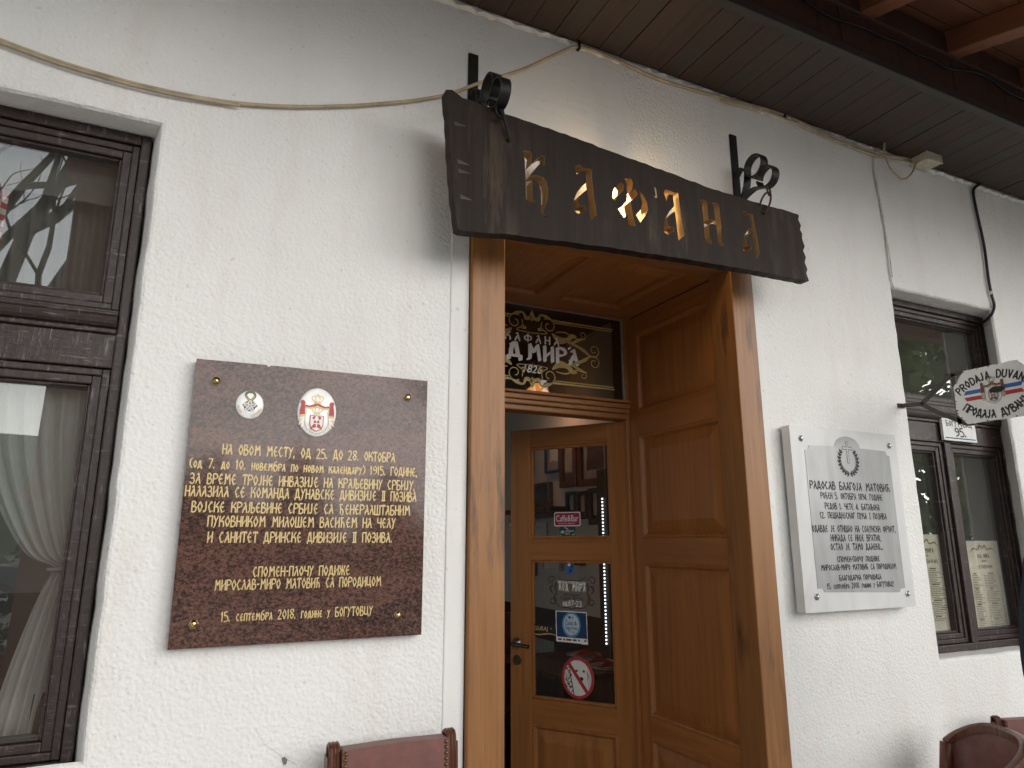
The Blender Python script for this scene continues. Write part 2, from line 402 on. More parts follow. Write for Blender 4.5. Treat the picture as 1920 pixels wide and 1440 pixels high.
# ------------------------------------------------------------------ lettering: broad-nib stroke font (x 0-9, y 0-9, baseline 1, caps 9)
G = {
 'А': (4, '18 29 41,~26 14 01,03 34'), 'Б': (4, '39 09 01,~05 25 44 43 31 01'), 'В': (4, '01 09,~09 29 38 37 26 05,~05 35 44 43 31 01'),
 'Г': (3, '01 09 39 38'), 'Д': (5, '00 02 52 50,~12 15 29,18 39 42'), 'Ђ': (5, '09 39,19 11,~15 35 43 42 30'), 'Е': (4, '~38 29 17 05 13 21 42,05 35'),
 'Ж': (6, '39 31,~09 16 35 56 69,~01 14 35 54 61'), 'З': (4, '~08 19 38 36 15,~15 35 43 31 11 02'), 'И': (4, '09 01,49 41,03 47'), 'Ј': (3, '~29 23 11 02'),
 'К': (4, '09 01,~49 15,~15 35 43 41'), 'Л': (4, '18 29 41,~26 14 01'), 'Љ': (6, '~01 13 19,19 39 31,~35 55 64 62 51 31'), 'М': (6, '~01 12 19,19 35 59,59 61'),
 'Н': (4, '09 01,49 41,05 45'), 'О': (4, '~29 17 05 13 21 33 45 37 29'), 'П': (4, '01 09 49 41'), 'Р': (4, '01 09,~09 29 48 46 25 05'), 'С': (4, '~38 29 17 05 13 21 42'),
 'Т': (4, '08 09 49 48,29 21'), 'Ћ': (5, '09 39,19 11,~15 35 43 41'), 'У': (4, '09 25,~49 25 11 00'), 'Ф': (6, '39 31,~37 17 05 13 33 53 65 57 37'),
 'Ц': (5, '09 02 52 50,49 42'), 'Ч': (4, '~09 06 15 45,49 41'), 'Ш': (6, '09 01 61 69,39 31'), 'I': (2, '09 29,01 21,19 11'), '‖': (4, '09 49,01 41,19 11,39 31'),
 '0': (4, '~29 17 05 13 21 33 45 37 29'), '1': (2, '07 19 11'), '2': (4, '~08 19 38 36 01,01 41'), '3': (4, '~08 19 38 36 15,~15 35 43 31 11 02'), '4': (4, '31 39 03 43'),
 '5': (4, '39 09 06,~06 26 44 42 21 01'), '6': (4, '~39 16 03 21 43 25 04'), '7': (4, '09 49 11'), '8': (4, '~25 48 29 08 25 44 21 04 25'), '9': (4, '~46 25 07 29 47 43 11'),
 '.': (1, '01 02'), ',': (1, '02 00'), '(': (2, '~29 07 03 21'), ')': (2, '~09 27 23 01'), '-': (2, '05 25'), ' ': (4, ''), '…': (5, '01 02,21 22,41 42'),
 'D': (4, '01 09,~09 29 47 43 21 01'), 'U': (4, '~09 03 21 43 49'), 'V': (4, '09 21 49'), 'N': (4, '01 09 41 49'), 'R': (4, '01 09,~09 29 48 46 25 05,25 41'), 'P': (4, '01 09,~09 29 48 46 25 05'),
 'A': (4, '01 29 41,03 33'), 'J': (3, '~29 23 11 02'), 'O': (4, '~29 17 05 13 21 33 45 37 29'), 'б': (4, '~39 18 04 11 31 44 26 05'),
}
G['а'] = (4, '~08 29 38 31,~36 15 03 11 33')
def hull(pts):
    pts = sorted(set((round(a, 6), round(b, 6)) for a, b in pts))
    def half(p):
        h = []
        for q in p:
            while len(h) > 1 and (h[-1][0] - h[-2][0]) * (q[1] - h[-2][1]) - (h[-1][1] - h[-2][1]) * (q[0] - h[-2][0]) <= 0: h.pop()
            h.append(q)
        return h
    a = half(pts); b = half(pts[::-1]); return a[:-1] + b[:-1]
def nib_shape(wd, th, ang):
    if th is None: return [(wd / 2 * math.cos(k * math.pi / 4), wd / 2 * math.sin(k * math.pi / 4)) for k in range(8)]
    c, s_ = math.cos(ang), math.sin(ang)
    return [(c * a - s_ * b, s_ * a + c * b) for a, b in ((-wd / 2, -th / 2), (wd / 2, -th / 2), (wd / 2, th / 2), (-wd / 2, th / 2))]
def stroke(pts, nib):
    return [hull([(a[0] + q[0], a[1] + q[1]) for q in nib] + [(b[0] + q[0], b[1] + q[1]) for q in nib]) for a, b in zip(pts, pts[1:])]
def glyph(ch, nib, xs=1.0):
    """list of convex polygons, cap height 1"""
    small = ch.islower() and ch not in 'б'
    g = G.get(ch) if ch in G and not (small and ch != 'а') else G.get(ch.upper())
    if small: g = G.get(ch.upper())
    k = .74 if small else 1
    wd, st = g; out = []
    for t in [q for q in st.split(',') if q]:
        sm = t[0] == '~'; pts = [(int(q[0]) / 8 * k, (int(q[1]) - 1) / 8 * k) for q in t.lstrip('~').split()]
        if sm: pts = [(p.x, p.y) for p in smooth_path([(a, b, 0) for a, b in pts], 4)]
        pts = [(a * xs, b) for a, b in pts]
        out += stroke(pts, nib)
    return wd / 8 * k * xs, out
def text_polys(s, nib=None, gap=.2, xs=1.0):
    nib = nib or nib_shape(.13, .05, R(25)); x = 0; out = []
    for ch in s:
        wd, ps = glyph(ch, nib, xs); out.append((x, wd, ps)); x += wd + gap
    return x - gap, out
def put_text(mb, s, fn, u0, u1, v0, v1, h, mi=0, nib=None, gap=.22, xs=1.0, w=0.0):
    """fit the line between (u0,v0) and (u1,v1); fn(u,v,w)->point"""
    tot, gl = text_polys(s, nib, gap, xs); L = math.hypot(u1 - u0, v1 - v0); k = L / tot; a = math.atan2(v1 - v0, u1 - u0); c, sn = math.cos(a), math.sin(a)
    i = 0
    for x, wd, ps in gl:
        for pl in ps:
            i += 1; ww = w + (i % 6) * 5e-5
            mb.poly([fn(u0 + (x + p[0]) * k * c - p[1] * h * sn, v0 + (x + p[0]) * k * sn + p[1] * h * c, ww) for p in pl], mi)
def put_arc(mb, s, fn, pos, h, k, w=0.0, nib=None, gap=.2, mi=0, xs=1.0):
    """letters along a curve pos(d)->(u,v,angle), centred on d=0"""
    tot, gl = text_polys(s, nib, gap, xs); i = 0
    for x, wd, ps in gl:
        u, v, a = pos((x + wd / 2 - tot / 2) * k); c, sn = math.cos(a), math.sin(a)
        for pl in ps:
            i += 1; ww = w + (i % 6) * 5e-5
            mb.poly([fn(u + (p[0] - wd / 2) * k * c - p[1] * h * sn, v + (p[0] - wd / 2) * k * sn + p[1] * h * c, ww) for p in pl], mi)
_tc = {}
def latin(mb, s, fn, u0, u1, v, h=None, mi=0, w=0.0, shear=0.0, bold=0.0):
    """small sans lettering from the built-in font, fitted between u0 and u1"""
    cu = bpy.data.curves.new('t', 'FONT'); cu.body = s; cu.size = 1; cu.offset = bold; cu.shear = shear; cu.resolution_u = 3
    o = bpy.data.objects.new('t', cu); COL.objects.link(o)
    me = bpy.data.meshes.new_from_object(o.evaluated_get(bpy.context.evaluated_depsgraph_get()))
    bpy.data.objects.remove(o); bpy.data.curves.remove(cu)
    xs = [p.co.x for p in me.vertices]
    if not xs: return
    x0, x1 = min(xs), max(xs); k = (u1 - u0) / (x1 - x0); kh = (h / .73) if h else k
    mb.add([fn(u0 + (p.co.x - x0) * k, v + p.co.y * kh, w) for p in me.vertices], [tuple(p.vertices) for p in me.polygons], mi)
    bpy.data.meshes.remove(me)
def wallfn(y): return lambda u, v, w_: (u, y - w_, v)
def ell(cu, cv, a, b, n=40, t0=0, t1=2 * math.pi): return [(cu + a * math.cos(t0 + (t1 - t0) * k / n), cv + b * math.sin(t0 + (t1 - t0) * k / n)) for k in range(n)]

#%%STRUCTURE
# ================================================================== ground and setting
GZ = 0.10
kind(MB().box(-40, 40, -3.9, 8, GZ - .3, GZ).build('paving', 'paving'), 'structure')
kind(MB().box(-150, 150, -26, -3.9, -.5, -.04).build('road', 'asphalt'), 'structure')
kind(MB().box(-200, 200, -220, -26, -.6, -.02).build('ground', plain('meadow_ground', (.09, .12, .035), .9, var=.4, scale=.5)), 'structure')

# ================================================================== house
house = thing('house', 'white roughcast tavern front with oak door and dark brown windows', 'building', (1.3, 0, GZ))
WL = (-.962, -.137, 1.08, 2.649)        # left window opening in the wall plane x0,x1,z0,z1
WR = (2.805, 3.548, 1.09, 2.665)
DR = (.72, 1.975, GZ, 2.72)             # door opening (posts and smooth strips sit inside it)
def reveal_outline(x0, x1, z0, z1, seed): return wobble([(x0, z0), (x1, z0), (x1, z1), (x0, z1)], .055, .0022, seed)
def shift_in(poly, box_in, t):
    """move every point of an outline towards the inner rectangle by t (0-1)"""
    (x0, x1, z0, z1), (a0, a1, c0, c1) = box_in
    return [(a0 + (u - x0) / (x1 - x0) * (a1 - a0) if t == 1 else u + t * (a0 + (u - x0) / (x1 - x0) * (a1 - a0) - u),
             v + t * (c0 + (v - z0) / (z1 - z0) * (c1 - c0) - v)) for u, v in poly]
wall = MB(); holes = []
for (bx, inner, seed) in ((WL, (-.955, -.158, 1.05, 2.655), 3), (WR, (2.765, 3.645, 1.09, 2.665), 5)):
    o0 = reveal_outline(*bx, seed); n = len(o0)
    cx, cz = (bx[0] + bx[1]) / 2, (bx[2] + bx[3]) / 2
    def grow(pl, d): return [(u + (d if u > cx + .2 else -d if u < cx - .2 else 0) , v + (d if v > bx[3] - .1 else -d if v < bx[2] + .1 else 0)) for u, v in pl]
    ringsl = [(grow(o0, .012), 0.0), (grow(o0, .005), .0025), (o0, .011), (shift_in(o0, (bx, inner), 1), .115)]
    holes.append(ringsl[0][0])
    for (a, ya_), (b, yb_) in zip(ringsl, ringsl[1:]):
        wall.add([(u, ya_, v) for u, v in a] + [(u, yb_, v) for u, v in b], [(i, (i + 1) % n, n + (i + 1) % n, n + i) for i in range(n)])
    # inner niche through the thick wall
    ii = [(inner[0], inner[2]), (inner[1], inner[2]), (inner[1], inner[3]), (inner[0], inner[3])]
    wall.add([(u, .118, v) for u, v in ii] + [(u, .70, v) for u, v in ii], [(i, (i + 1) % 4, 4 + (i + 1) % 4, 4 + i) for i in range(4)], 1)
dh = [(DR[0], GZ - .05), (DR[1], GZ - .05), (DR[1], DR[3]), (DR[0], DR[3])]
outer = [(-7, GZ - .2), (DR[0], GZ - .2), (DR[0], DR[3]), (DR[1], DR[3]), (DR[1], GZ - .2), (9, GZ - .2), (9, 3.72), (-7, 3.72)]
tr = tessellate_polygon([[Vector((a, b, 0)) for a, b in lp] for lp in [outer] + holes])
wall.add([(a, 0, b) for lp in [outer] + holes for a, b in lp], [tuple(t) for t in tr])
rects = [[(WL[0], WL[2]), (WL[1], WL[2]), (WL[1], WL[3]), (WL[0], WL[3])], [(2.765, WR[2]), (3.645, WR[2]), (3.645, WR[3]), (2.765, WR[3])]]
o2 = [(-7, GZ - .2), (.84, GZ - .2), (.84, 2.62), (1.88, 2.62), (1.88, GZ - .2), (9, GZ - .2), (9, 3.72), (-7, 3.72)]
tr = tessellate_polygon([[Vector((a, b, 0)) for a, b in lp] for lp in [o2] + rects])
wall.add([(a, .72, b) for lp in [o2] + rects for a, b in lp], [tuple(t) for t in tr], 1)
wall.build('wall', ['plaster', 'inwall'], house, recalc=False)
# smooth plaster strips beside the door posts
MB().box(.70, .762, -.004, .03, GZ, 2.62).box(1.942, 1.985, -.004, .03, GZ, 2.62).box(.762, 1.942, .0, .03, 2.60, 2.72).build('door_surround', 'smooth', house, bevel=.004)
# peeled spot and hairline crack
ck = MB(); p0 = [at(*p, y=-.0012) for p in ((528, 1421), (534, 1419), (539, 1424), (537, 1433), (532, 1435), (529, 1428))]; ck.poly(p0)
for a, b in (((480, 1368), (495, 1395)), ((495, 1395), (530, 1420)), ((538, 1424), (556, 1434))):
    A, B = at(*a, y=-.0012), at(*b, y=-.0012); d = Vector((0, 0, .0007)); ck.poly([A, B, B + d, A + d])
ck.build('chipped_spot', plain('bare_render', (.20, .19, .18), .9), house)

# door frame
MB().box(.764, .878, -.022, .10, GZ, 2.60).build('door_post', 'oak_z', house, bevel=.004)
MB().box(1.832, 1.940, -.022, .10, GZ, 2.60).build('door_post', 'oak_z', house, bevel=.004)
MB().box(.878, 1.832, -.020, .085, 2.575, 2.66).build('door_head', 'oak_x', house, bevel=.004)

def panel_rings(mb, fn, u0, u1, v0, v1, mi=0):
    """raised and fielded panel: fn(u,v,w) with w = 0 the face of the frame, negative behind it"""
    prof = [(0, .0), (.006, .003), (.014, .001), (.020, -.008), (.024, -.012), (.070, -.002), (.074, -.0015)]
    loops = []
    for ins, dep in prof: loops.append([fn(u0 + ins, v0 + ins, dep), fn(u1 - ins, v0 + ins, dep), fn(u1 - ins, v1 - ins, dep), fn(u0 + ins, v1 - ins, dep)])
    for a, b in zip(loops, loops[1:]): mb.add(a + b, [(i, (i + 1) % 4, 4 + (i + 1) % 4, 4 + i) for i in range(4)], mi)
    mb.add(loops[-1], [(0, 1, 2, 3)], mi)
# right-hand jamb lining, plane x = 1.85 facing -x, u = y
XJ = 1.85
jf = lambda u, v, w_: (XJ - w_, u, v)
zr = [(2.50, 2.575), (2.02, 2.125), (1.465, 1.565), (.765, .845), (GZ, .20)]
for a, b in ((.10, .105), (.635, .70)): MB().box(XJ, XJ + .03, a, b, GZ, 2.575).build('jamb_stile', 'oakd_z', house)
for a, b in zr: MB().box(XJ + .0005, XJ + .03, .105, .635, a, b).build('jamb_rail', 'oakd_y', house)
for (a, b) in zip(zr[1:], zr):
    q = MB(); panel_rings(q, jf, .105, .635, a[1], b[0]); q.build('jamb_panel', 'oakd_z', house)
# left jamb lining (hidden behind the left post from here, seen from the side)
jl = lambda u, v, w_: (.858 + w_, u, v)
for a, b in ((.10, .105), (.635, .70)): MB().box(.828, .858, a, b, GZ, 2.575).build('jamb_stile', 'oakd_z', house)
for a, b in zr: MB().box(.828, .8575, .105, .635, a, b).build('jamb_rail', 'oakd_y', house)
for (a, b) in zip(zr[1:], zr):
    q = MB(); panel_rings(q, jl, .105, .635, a[1], b[0]); q.build('jamb_panel', 'oakd_z', house)
# ceiling of the porch recess, z = 2.58, two fielded panels
cf = lambda u, v, w_: (u, v, 2.58 - w_)
for a, b in ((.085, .115), (.585, .70)): MB().box(.858, 1.85, a, b, 2.58, 2.61).build('recess_rail', 'oakd_x', house)
for a, b in ((.858, .93), (1.31, 1.41), (1.73, 1.85)): MB().box(a, b, .115, .585, 2.5805, 2.61).build('recess_muntin', 'oakd_y', house)
for a, b in ((.93, 1.31), (1.41, 1.73)):
    q = MB(); panel_rings(q, cf, a, b, .115, .585); q.build('recess_panel', 'oakd_y', house)
# inner frame round transom and door
MB().box(.858, .885, .70, .80, GZ, 2.61).box(1.832, 1.862, .70, .80, GZ, 2.61).box(.885, 1.832, .72, .78, 2.585, 2.61).build('inner_frame', 'oakd_z', house, bevel=.003)
q = MB()
for k, (z0, z1, yy) in enumerate(((2.172, 2.185, .672), (2.148, 2.170, .684), (2.126, 2.146, .690), (2.10, 2.124, .698))):
    q.box(.87, 1.849, yy, .78, z0, z1)
q.build('transom_rail', 'oak_x', house, bevel=.005)
tp = MB(); tp.box(.885, 1.832, .715, .721, 2.185, 2.585); transom = tp.build('transom_pane', 'tpane', house)
MB().box(.885, 1.832, .706, .715, 2.578, 2.585).box(1.826, 1.832, .706, .715, 2.185, 2.578).build('glazing_bead', 'grey', transom)
# lettering of the transom
tf = wallfn(.714); tx = MB(); bold = nib_shape(.21, .10, R(30)); mid = nib_shape(.15, .08, R(30))
# centre of the design at x=1.353
put_text(tx, 'КАФАНА', tf, 1.223, 1.488, 2.413, 2.413, .036, 0, mid, .55)
put_text(tx, 'КОД', tf, 1.085, 1.295, 2.335, 2.335, .068, 0, bold, .34); put_text(tx, 'МИРА', tf, 1.332, 1.585, 2.335, 2.335, .068, 0, bold, .34)
latin(tx, '1826', tf, 1.308, 1.402, 2.274, .036, 0, 0, .3, .012)
tx.build('lettering', 'white', transom)
orn = MB()
def spiral(c, r_, turns, a0, sgn, n=26): return [(c[0] + r_ * (1 - .72 * k / n) * math.cos(a0 + sgn * turns * 2 * math.pi * k / n), c[1] + r_ * (1 - .72 * k / n) * math.sin(a0 + sgn * turns * 2 * math.pi * k / n)) for k in range(n + 1)]
_k = [0]
def draw(mb, pts, widths, fn, mi=0, w=0.0, wk=1.0):
    """ribbon of changing width through 2-D points"""
    P = [(p.x, p.y) for p in smooth_path([(a, b, 0) for a, b in pts], 6)] if len(pts) < 20 else pts
    n = len(P); L = []; Rr = []
    for i, p in enumerate(P):
        a = P[max(i - 1, 0)]; b = P[min(i + 1, n - 1)]; t = Vector((b[0] - a[0], b[1] - a[1])); t.normalize()
        f = i / (n - 1) * (len(widths) - 1); j = min(int(f), len(widths) - 2); wd = (widths[j] + (widths[j + 1] - widths[j]) * (f - j)) * wk
        L.append((p[0] - t.y * wd / 2, p[1] + t.x * wd / 2)); Rr.append((p[0] + t.y * wd / 2, p[1] - t.x * wd / 2))
    _k[0] += 1; ww = w + (_k[0] % 9) * 4e-5
    mb.add([fn(*q, ww) for q in L] + [fn(*q, ww) for q in Rr], [(i, i + 1, n + i + 1, n + i) for i in range(n - 1)], mi)
CX = 1.353
for top in (1, -1):
    zc = 2.535 if top == 1 else 2.232
    fy = lambda v: zc + top * v
    for sd_ in (1, -1):
        X = lambda u: CX + sd_ * u
        draw(orn, [(X(.10), fy(-.006)), (X(.43), fy(-.006))], [.008, .004], tf, 0, 0, 1.15)
        for k in range(26): draw(orn, [(X(.115 + k * .0120), fy(-.019)), (X(.124 + k * .0120), fy(-.014))], [.004, .006], tf, 0, 0, 1.15)
        draw(orn, [(X(a), fy(b)) for a, b in spiral((.085, -.035), .036, 1.1, 2.2, -1)], [.004, .004], tf, 0, 0, 1.15)
        draw(orn, [(X(.05), fy(-.02)), (X(.048), fy(-.05)), (X(.075), fy(-.072)), (X(0), fy(-.078))], [.004, .004, .003], tf, 0, 0, 1.15)
        draw(orn, [(X(0), fy(-.004)), (X(.03), fy(-.012)), (X(.045), fy(.012)), (X(.075), fy(.006)), (X(.105), fy(-.006))], [.012, .016, .007, .014, .003], tf, 0, 0, 1.15)   # crest leaf
        draw(orn, [(X(.10), fy(-.068)), (X(.14), fy(-.095)), (X(.18), fy(-.088)), (X(.205), fy(-.068)), (X(.23), fy(-.066))], [.004, .030, .018, .020, .002], tf, 0, 0, 1.15)      # acanthus
        draw(orn, [(X(.16), fy(-.09)), (X(.20), fy(-.10)), (X(.25), fy(-.078)), (X(.28), fy(-.072))], [.003, .012, .012, .002], tf, 0, 0, 1.15)
        draw(orn, [(X(.18), fy(-.098)), (X(.23), fy(-.112)), (X(.27), fy(-.130)), (X(.30), fy(-.150)), (X(.34), fy(-.155))], [.003, .012, .014, .006, .002], tf, 0, 0, 1.15)
        draw(orn, [(X(a), fy(b)) for a, b in spiral((.322, -.122), .030, 1.15, -1.6, 1)], [.004, .003], tf, 0, 0, 1.15)
        draw(orn, [(X(.12), fy(-.06)), (X(.17), fy(-.055)), (X(.22), fy(-.075)), (X(.27), fy(-.075))], [.003, .006, .005, .002], tf, 0, 0, 1.15)
        draw(orn, [(X(a), fy(b)) for a, b in spiral((.262, -.055), .018, 1.0, -1.2, 1)], [.003, .002], tf, 0, 0, 1.15)
        draw(orn, [(X(.03), fy(-.06)), (X(.05), fy(-.045))], [.012, .002], tf, 0, 0, 1.15); draw(orn, [(X(.03), fy(-.06)), (X(.055), fy(-.062))], [.010, .002], tf, 0, 0, 1.15)
    draw(orn, [(CX, fy(-.022)), (CX, fy(.004)), (CX, fy(.028))], [.006, .022, .001], tf, 0, 0, 1.15)
orn.build('ornament', 'ochre', transom)

# door leaf, hinged on the right and pushed open into the room
HX, HY = 1.84, .72; DA = math.atan2(.822, -.57)
leaf = MB()
LZ0, LZ1 = GZ + .02, 2.097
leaf.box(.0, .088, -.045, 0, LZ0, LZ1, 0).box(.505, .615, -.045, 0, LZ0, LZ1, 0)
for a, b in ((2.005, LZ1), (1.465, 1.565), (.745, .85), (LZ0, .25)): leaf.box(.088, .505, -.045, -.0005, a, b, 1)
for a, b in ((1.565, 2.005), (.85, 1.465)):       # glazing beads
    for (x0, x1, z0, z1) in ((.088, .100, a, b), (.493, .505, a, b), (.100, .493, a, a + .012), (.100, .493, b - .012, b)): leaf.box(x0, x1, -.028, -.006, z0, z1, 0)
door = leaf.build('door', ['oakm_z', 'oakm_x'], house, loc=Vector((HX, HY, 0)) - house.location, bevel=.003)
door.rotation_euler.z = DA
q = MB(); panel_rings(q, lambda u, v, w_: (u, w_ - .004, v), .088, .505, .25, .745); q.box(.088, .505, -.03, -.022, .25, .745); q.build('door_panel', 'oakm_z', door, loc=(0, 0, 0))
for a, b in ((1.565, 2.005), (.85, 1.465)): MB().box(.092, .501, -.022, -.018, a + .004, b - .004).build('pane', 'dpane', door, loc=(0, 0, 0))
h = MB(); h.lathe([(0, .010), (.021, .010), (.024, .004), (.024, 0)], (.578, .001, 1.087), 'y', 20)
h.tube([(.578, .008, 1.087), (.578, .045, 1.087), (.570, .055, 1.087), (.535, .056, 1.084), (.490, .054, 1.080)], [.008, .009, .010, .0085, .010], 10)
h.build('handle', 'chrome', door, loc=(0, 0, 0), smooth=40)
h = MB(); h.lathe([(0, .008), (.019, .008), (.022, .003), (.022, 0)], (.578, .001, 1.010), 'y', 20).box(.574, .582, .008, .0095, .995, 1.018); h.build('keyhole', 'dsteel', door, loc=(0, 0, 0), smooth=40)

# windows ------------------------------------------------------------------
def mould(mb, x0, x1, z0, z1, y, steps, mi=0):
    """rectangular frame made of stepped rings: steps = (width, projection) from outside in"""
    a0, a1, c0, c1 = x0, x1, z0, z1
    for wd, pr_ in steps:
        yf = y - pr_
        mb.box(a0, a0 + wd, yf, y + .05, c0, c1, mi).box(a1 - wd, a1, yf, y + .05, c0, c1, mi)
        mb.box(a0 + wd, a1 - wd, yf + .0006, y + .05, c1 - wd, c1, mi).box(a0 + wd, a1 - wd, yf + .0006, y + .05, c0, c0 + wd, mi)
        a0 += wd; a1 -= wd; c0 += wd; c1 -= wd
    return a0, a1, c0, c1
def window(x0, x1, z0, z1, zt0, zt1, ymul, two):
    Y = .118
    fr = MB()
    fr.box(x0, x0 + .024, Y - .030, Y + .06, z0, z1).box(x1 - .024, x1, Y - .030, Y + .06, z0, z1).box(x0 + .024, x1 - .024, Y - .029, Y + .06, z1 - .03, z1).box(x0 + .024, x1 - .024, Y - .029, Y + .06, z0, z0 + .03)
    win = fr.build('window', 'frame', house, bevel=.004)
    t = MB()      # moulded transom
    t.box(x0 + .024, x1 - .024, Y - .026, Y + .06, zt0, zt0 + .09).box(x0 + .024, x1 - .024, Y - .036, Y + .06, zt0 + .09, zt0 + .103)
    t.lathe([(.018, x0 + .024), (.018, x1 - .024)], (0, Y - .034, zt0 + .122), 'x', 12).box(x0 + .024, x1 - .024, Y - .046, Y + .06, zt0 + .135, zt0 + .145).box(x0 + .024, x1 - .024, Y - .030, Y + .06, zt0 + .145, zt1)
    t.build('transom', 'frame', win, bevel=.003)
    def sash(a0, a1, c0, c1, nm='sash'):
        s_ = MB(); i = mould(s_, a0, a1, c0, c1, Y, ((.018, .020), (.022, .014), (.008, .004)))
        s_.build(nm, 'frame', win, bevel=.003)
        MB().box(i[0] - .003, i[1] + .003, Y + .012, Y + .016, i[2] - .003, i[3] + .003).build('pane', 'rpane' if two else 'pane', win)
    sash(x0 + .026, x1 - .026, zt1 + .002, z1 - .032)
    if two:
        cx = (x0 + x1) / 2 - .023
        MB().box(cx - .022, cx + .022, Y - .034, Y + .06, z0 + .03, zt0).build('mullion', 'frame', win, bevel=.004)
        sash(x0 + .026, cx - .024, z0 + .032, zt0 - .002); sash(cx + .024, x1 - .026, z0 + .032, zt0 - .002)
    else: sash(x0 + .026, x1 - .026, z0 + .032, zt0 - .002)
    return win
wl = window(-.952, -.160, 1.035, 2.652, 1.985, 2.14, 0, False); wl['label'] = 'window with one tall pane and a white curtain'
wr = window(2.768, 3.642, 1.092, 2.662, 1.995, 2.17, 0, True); wr['label'] = 'window with two narrow casements and menus behind the glass'
MB().box(-.93, -.185, .075, .14, 1.035 + .0, 1.06).build('sill_board', 'frame', wl, bevel=.004)

# eaves soffit: narrow boards across, batten, fascia of upright boards
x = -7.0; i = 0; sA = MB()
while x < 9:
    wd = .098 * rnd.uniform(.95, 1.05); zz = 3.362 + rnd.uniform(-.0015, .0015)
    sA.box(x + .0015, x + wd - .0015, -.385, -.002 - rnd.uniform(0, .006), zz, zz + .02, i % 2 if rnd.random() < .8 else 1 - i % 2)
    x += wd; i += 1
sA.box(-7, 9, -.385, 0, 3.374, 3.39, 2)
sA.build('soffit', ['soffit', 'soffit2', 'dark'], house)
MB().box(-7, 9, -.418, -.383, 3.345, 3.385).build('soffit_batten', 'batten', house, bevel=.003)
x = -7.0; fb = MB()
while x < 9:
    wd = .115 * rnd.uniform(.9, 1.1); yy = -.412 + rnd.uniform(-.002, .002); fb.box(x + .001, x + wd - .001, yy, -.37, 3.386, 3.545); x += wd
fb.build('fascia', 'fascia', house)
MB().box(-7, 9, -.425, -.33, 3.547, 3.65).build('wall_plate', 'fascia', house, bevel=.004)
# plaster line torn along the soffit edge
tb = MB(); px_ = None
pts = [(k * .025 - .5, 3.348 + rnd.uniform(-.006, .006)) for k in range(190)]
tb.add([(a, -.006 - .004 * (k % 3), b) for k, (a, b) in enumerate(pts)] + [(a, -.003, 3.362) for a, b in pts] + [(a, -.001, b - .012) for a, b in pts], [(k, k + 1, 190 + k + 1, 190 + k) for k in range(189)] + [(k, k + 1, 380 + k + 1, 380 + k) for k in range(189)])
tb.build('plaster_edge', 'smooth', house)
# roof over the house
MB().add([(-7, -.33, 3.66), (9, -.33, 3.66), (9, 3.4, 4.8), (-7, 3.4, 4.8), (9, 7.2, 3.66), (-7, 7.2, 3.66)], [(0, 1, 2, 3), (3, 2, 4, 5)]).build('roof', 'tile', house)

# porch roof: rafters running out and down from the wall plate, boards on top, posts at the street side
porch = thing('porch_roof', 'lean-to porch roof with reddish rafters over the tavern front', 'roof', (2.5, -2, 2.9))
SL = .30
def rz(y): return 3.553 + SL * (y + .42)
PX0 = -.6
for k in range(-4, 17):
    xx = 2.25 + .53 * (k - 1) + .0
    if xx < PX0 or xx > 8.8: continue
    m = MB()
    vs_ = [(xx + dx, y, rz(y) + dz) for y in (-.40, -1.35) for dx in (-.04, .04) for dz in (0, .105)]
    m.add(vs_, [(0, 1, 3, 2), (4, 6, 7, 5), (0, 2, 6, 4), (1, 5, 7, 3), (0, 4, 5, 1), (2, 3, 7, 6)])
    m.build('rafter', 'rafter', porch, bevel=.005)
db = MB(); y = -.34; i = 0
while y > -1.25:
    y2 = y - .125
    vs_ = [(xx, yy + .002, rz(yy) + .107 + dz) for xx in (PX0, 9) for yy in (y, y2 + .004) for dz in (0, .02)]
    db.add(vs_, [(0, 1, 3, 2), (4, 6, 7, 5), (0, 2, 6, 4), (1, 5, 7, 3), (0, 4, 5, 1), (2, 3, 7, 6)], 0); y = y2
db.add([(xx, yy, rz(yy) + .13) for yy in (-.3, -1.38) for xx in (PX0, 9)], [(0, 1, 3, 2)], 1)
db.build('roof_boards', ['deck', 'tile'], porch)
MB().box(PX0, 9, -1.36, -1.26, rz(-1.31) - .10, rz(-1.31) - .002).build('beam', 'rafter', porch, bevel=.006)
for xx in (-.46, 8.6): MB().box(xx - .09, xx + .09, -1.35, -1.27, GZ, rz(-1.31) - .101).build('post', 'rafter', porch, bevel=.006)

#%%ROOM
# ================================================================== rooms behind the front
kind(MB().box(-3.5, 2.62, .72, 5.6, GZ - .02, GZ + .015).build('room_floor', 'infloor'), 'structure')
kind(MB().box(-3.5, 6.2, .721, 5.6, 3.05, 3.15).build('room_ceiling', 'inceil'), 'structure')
rw = MB().box(2.62, 2.70, .722, 5.6, 1.055, 3.05, 0).box(2.615, 2.70, .722, 5.6, GZ, 1.055, 1).box(-3.6, -3.5, .722, 5.6, GZ, 1.0, 0).box(-3.6, -3.5, .722, 5.6, 2.85, 3.05, 0).box(-3.6, -3.5, .722, 1.3, 1.0, 2.85, 0).box(-3.6, -3.5, 5.2, 5.6, 1.0, 2.85, 0).box(-3.5, 2.62, 5.6, 5.7, 1.12, 3.05, 0).box(-3.5, 2.62, 5.595, 5.7, GZ, 1.12, 1)  # unseen opening in the left wall, added to let light into the room
rw.box(2.70, 6.2, 3.2, 3.3, GZ, 3.05, 0).box(6.2, 6.3, .722, 3.3, GZ, 1.0, 0).box(6.2, 6.3, .722, 3.3, 2.7, 3.05, 0).box(6.2, 6.3, .722, 1.1, 1.0, 2.7, 0).box(6.2, 6.3, 2.9, 3.3, 1.0, 2.7, 0).box(2.7, 6.2, .722, 3.2, GZ - .02, GZ + .01, 1)  # unseen opening in the far right wall, added to brighten this room
kind(rw.build('room_wall', ['inwall', 'incolour']), 'structure')
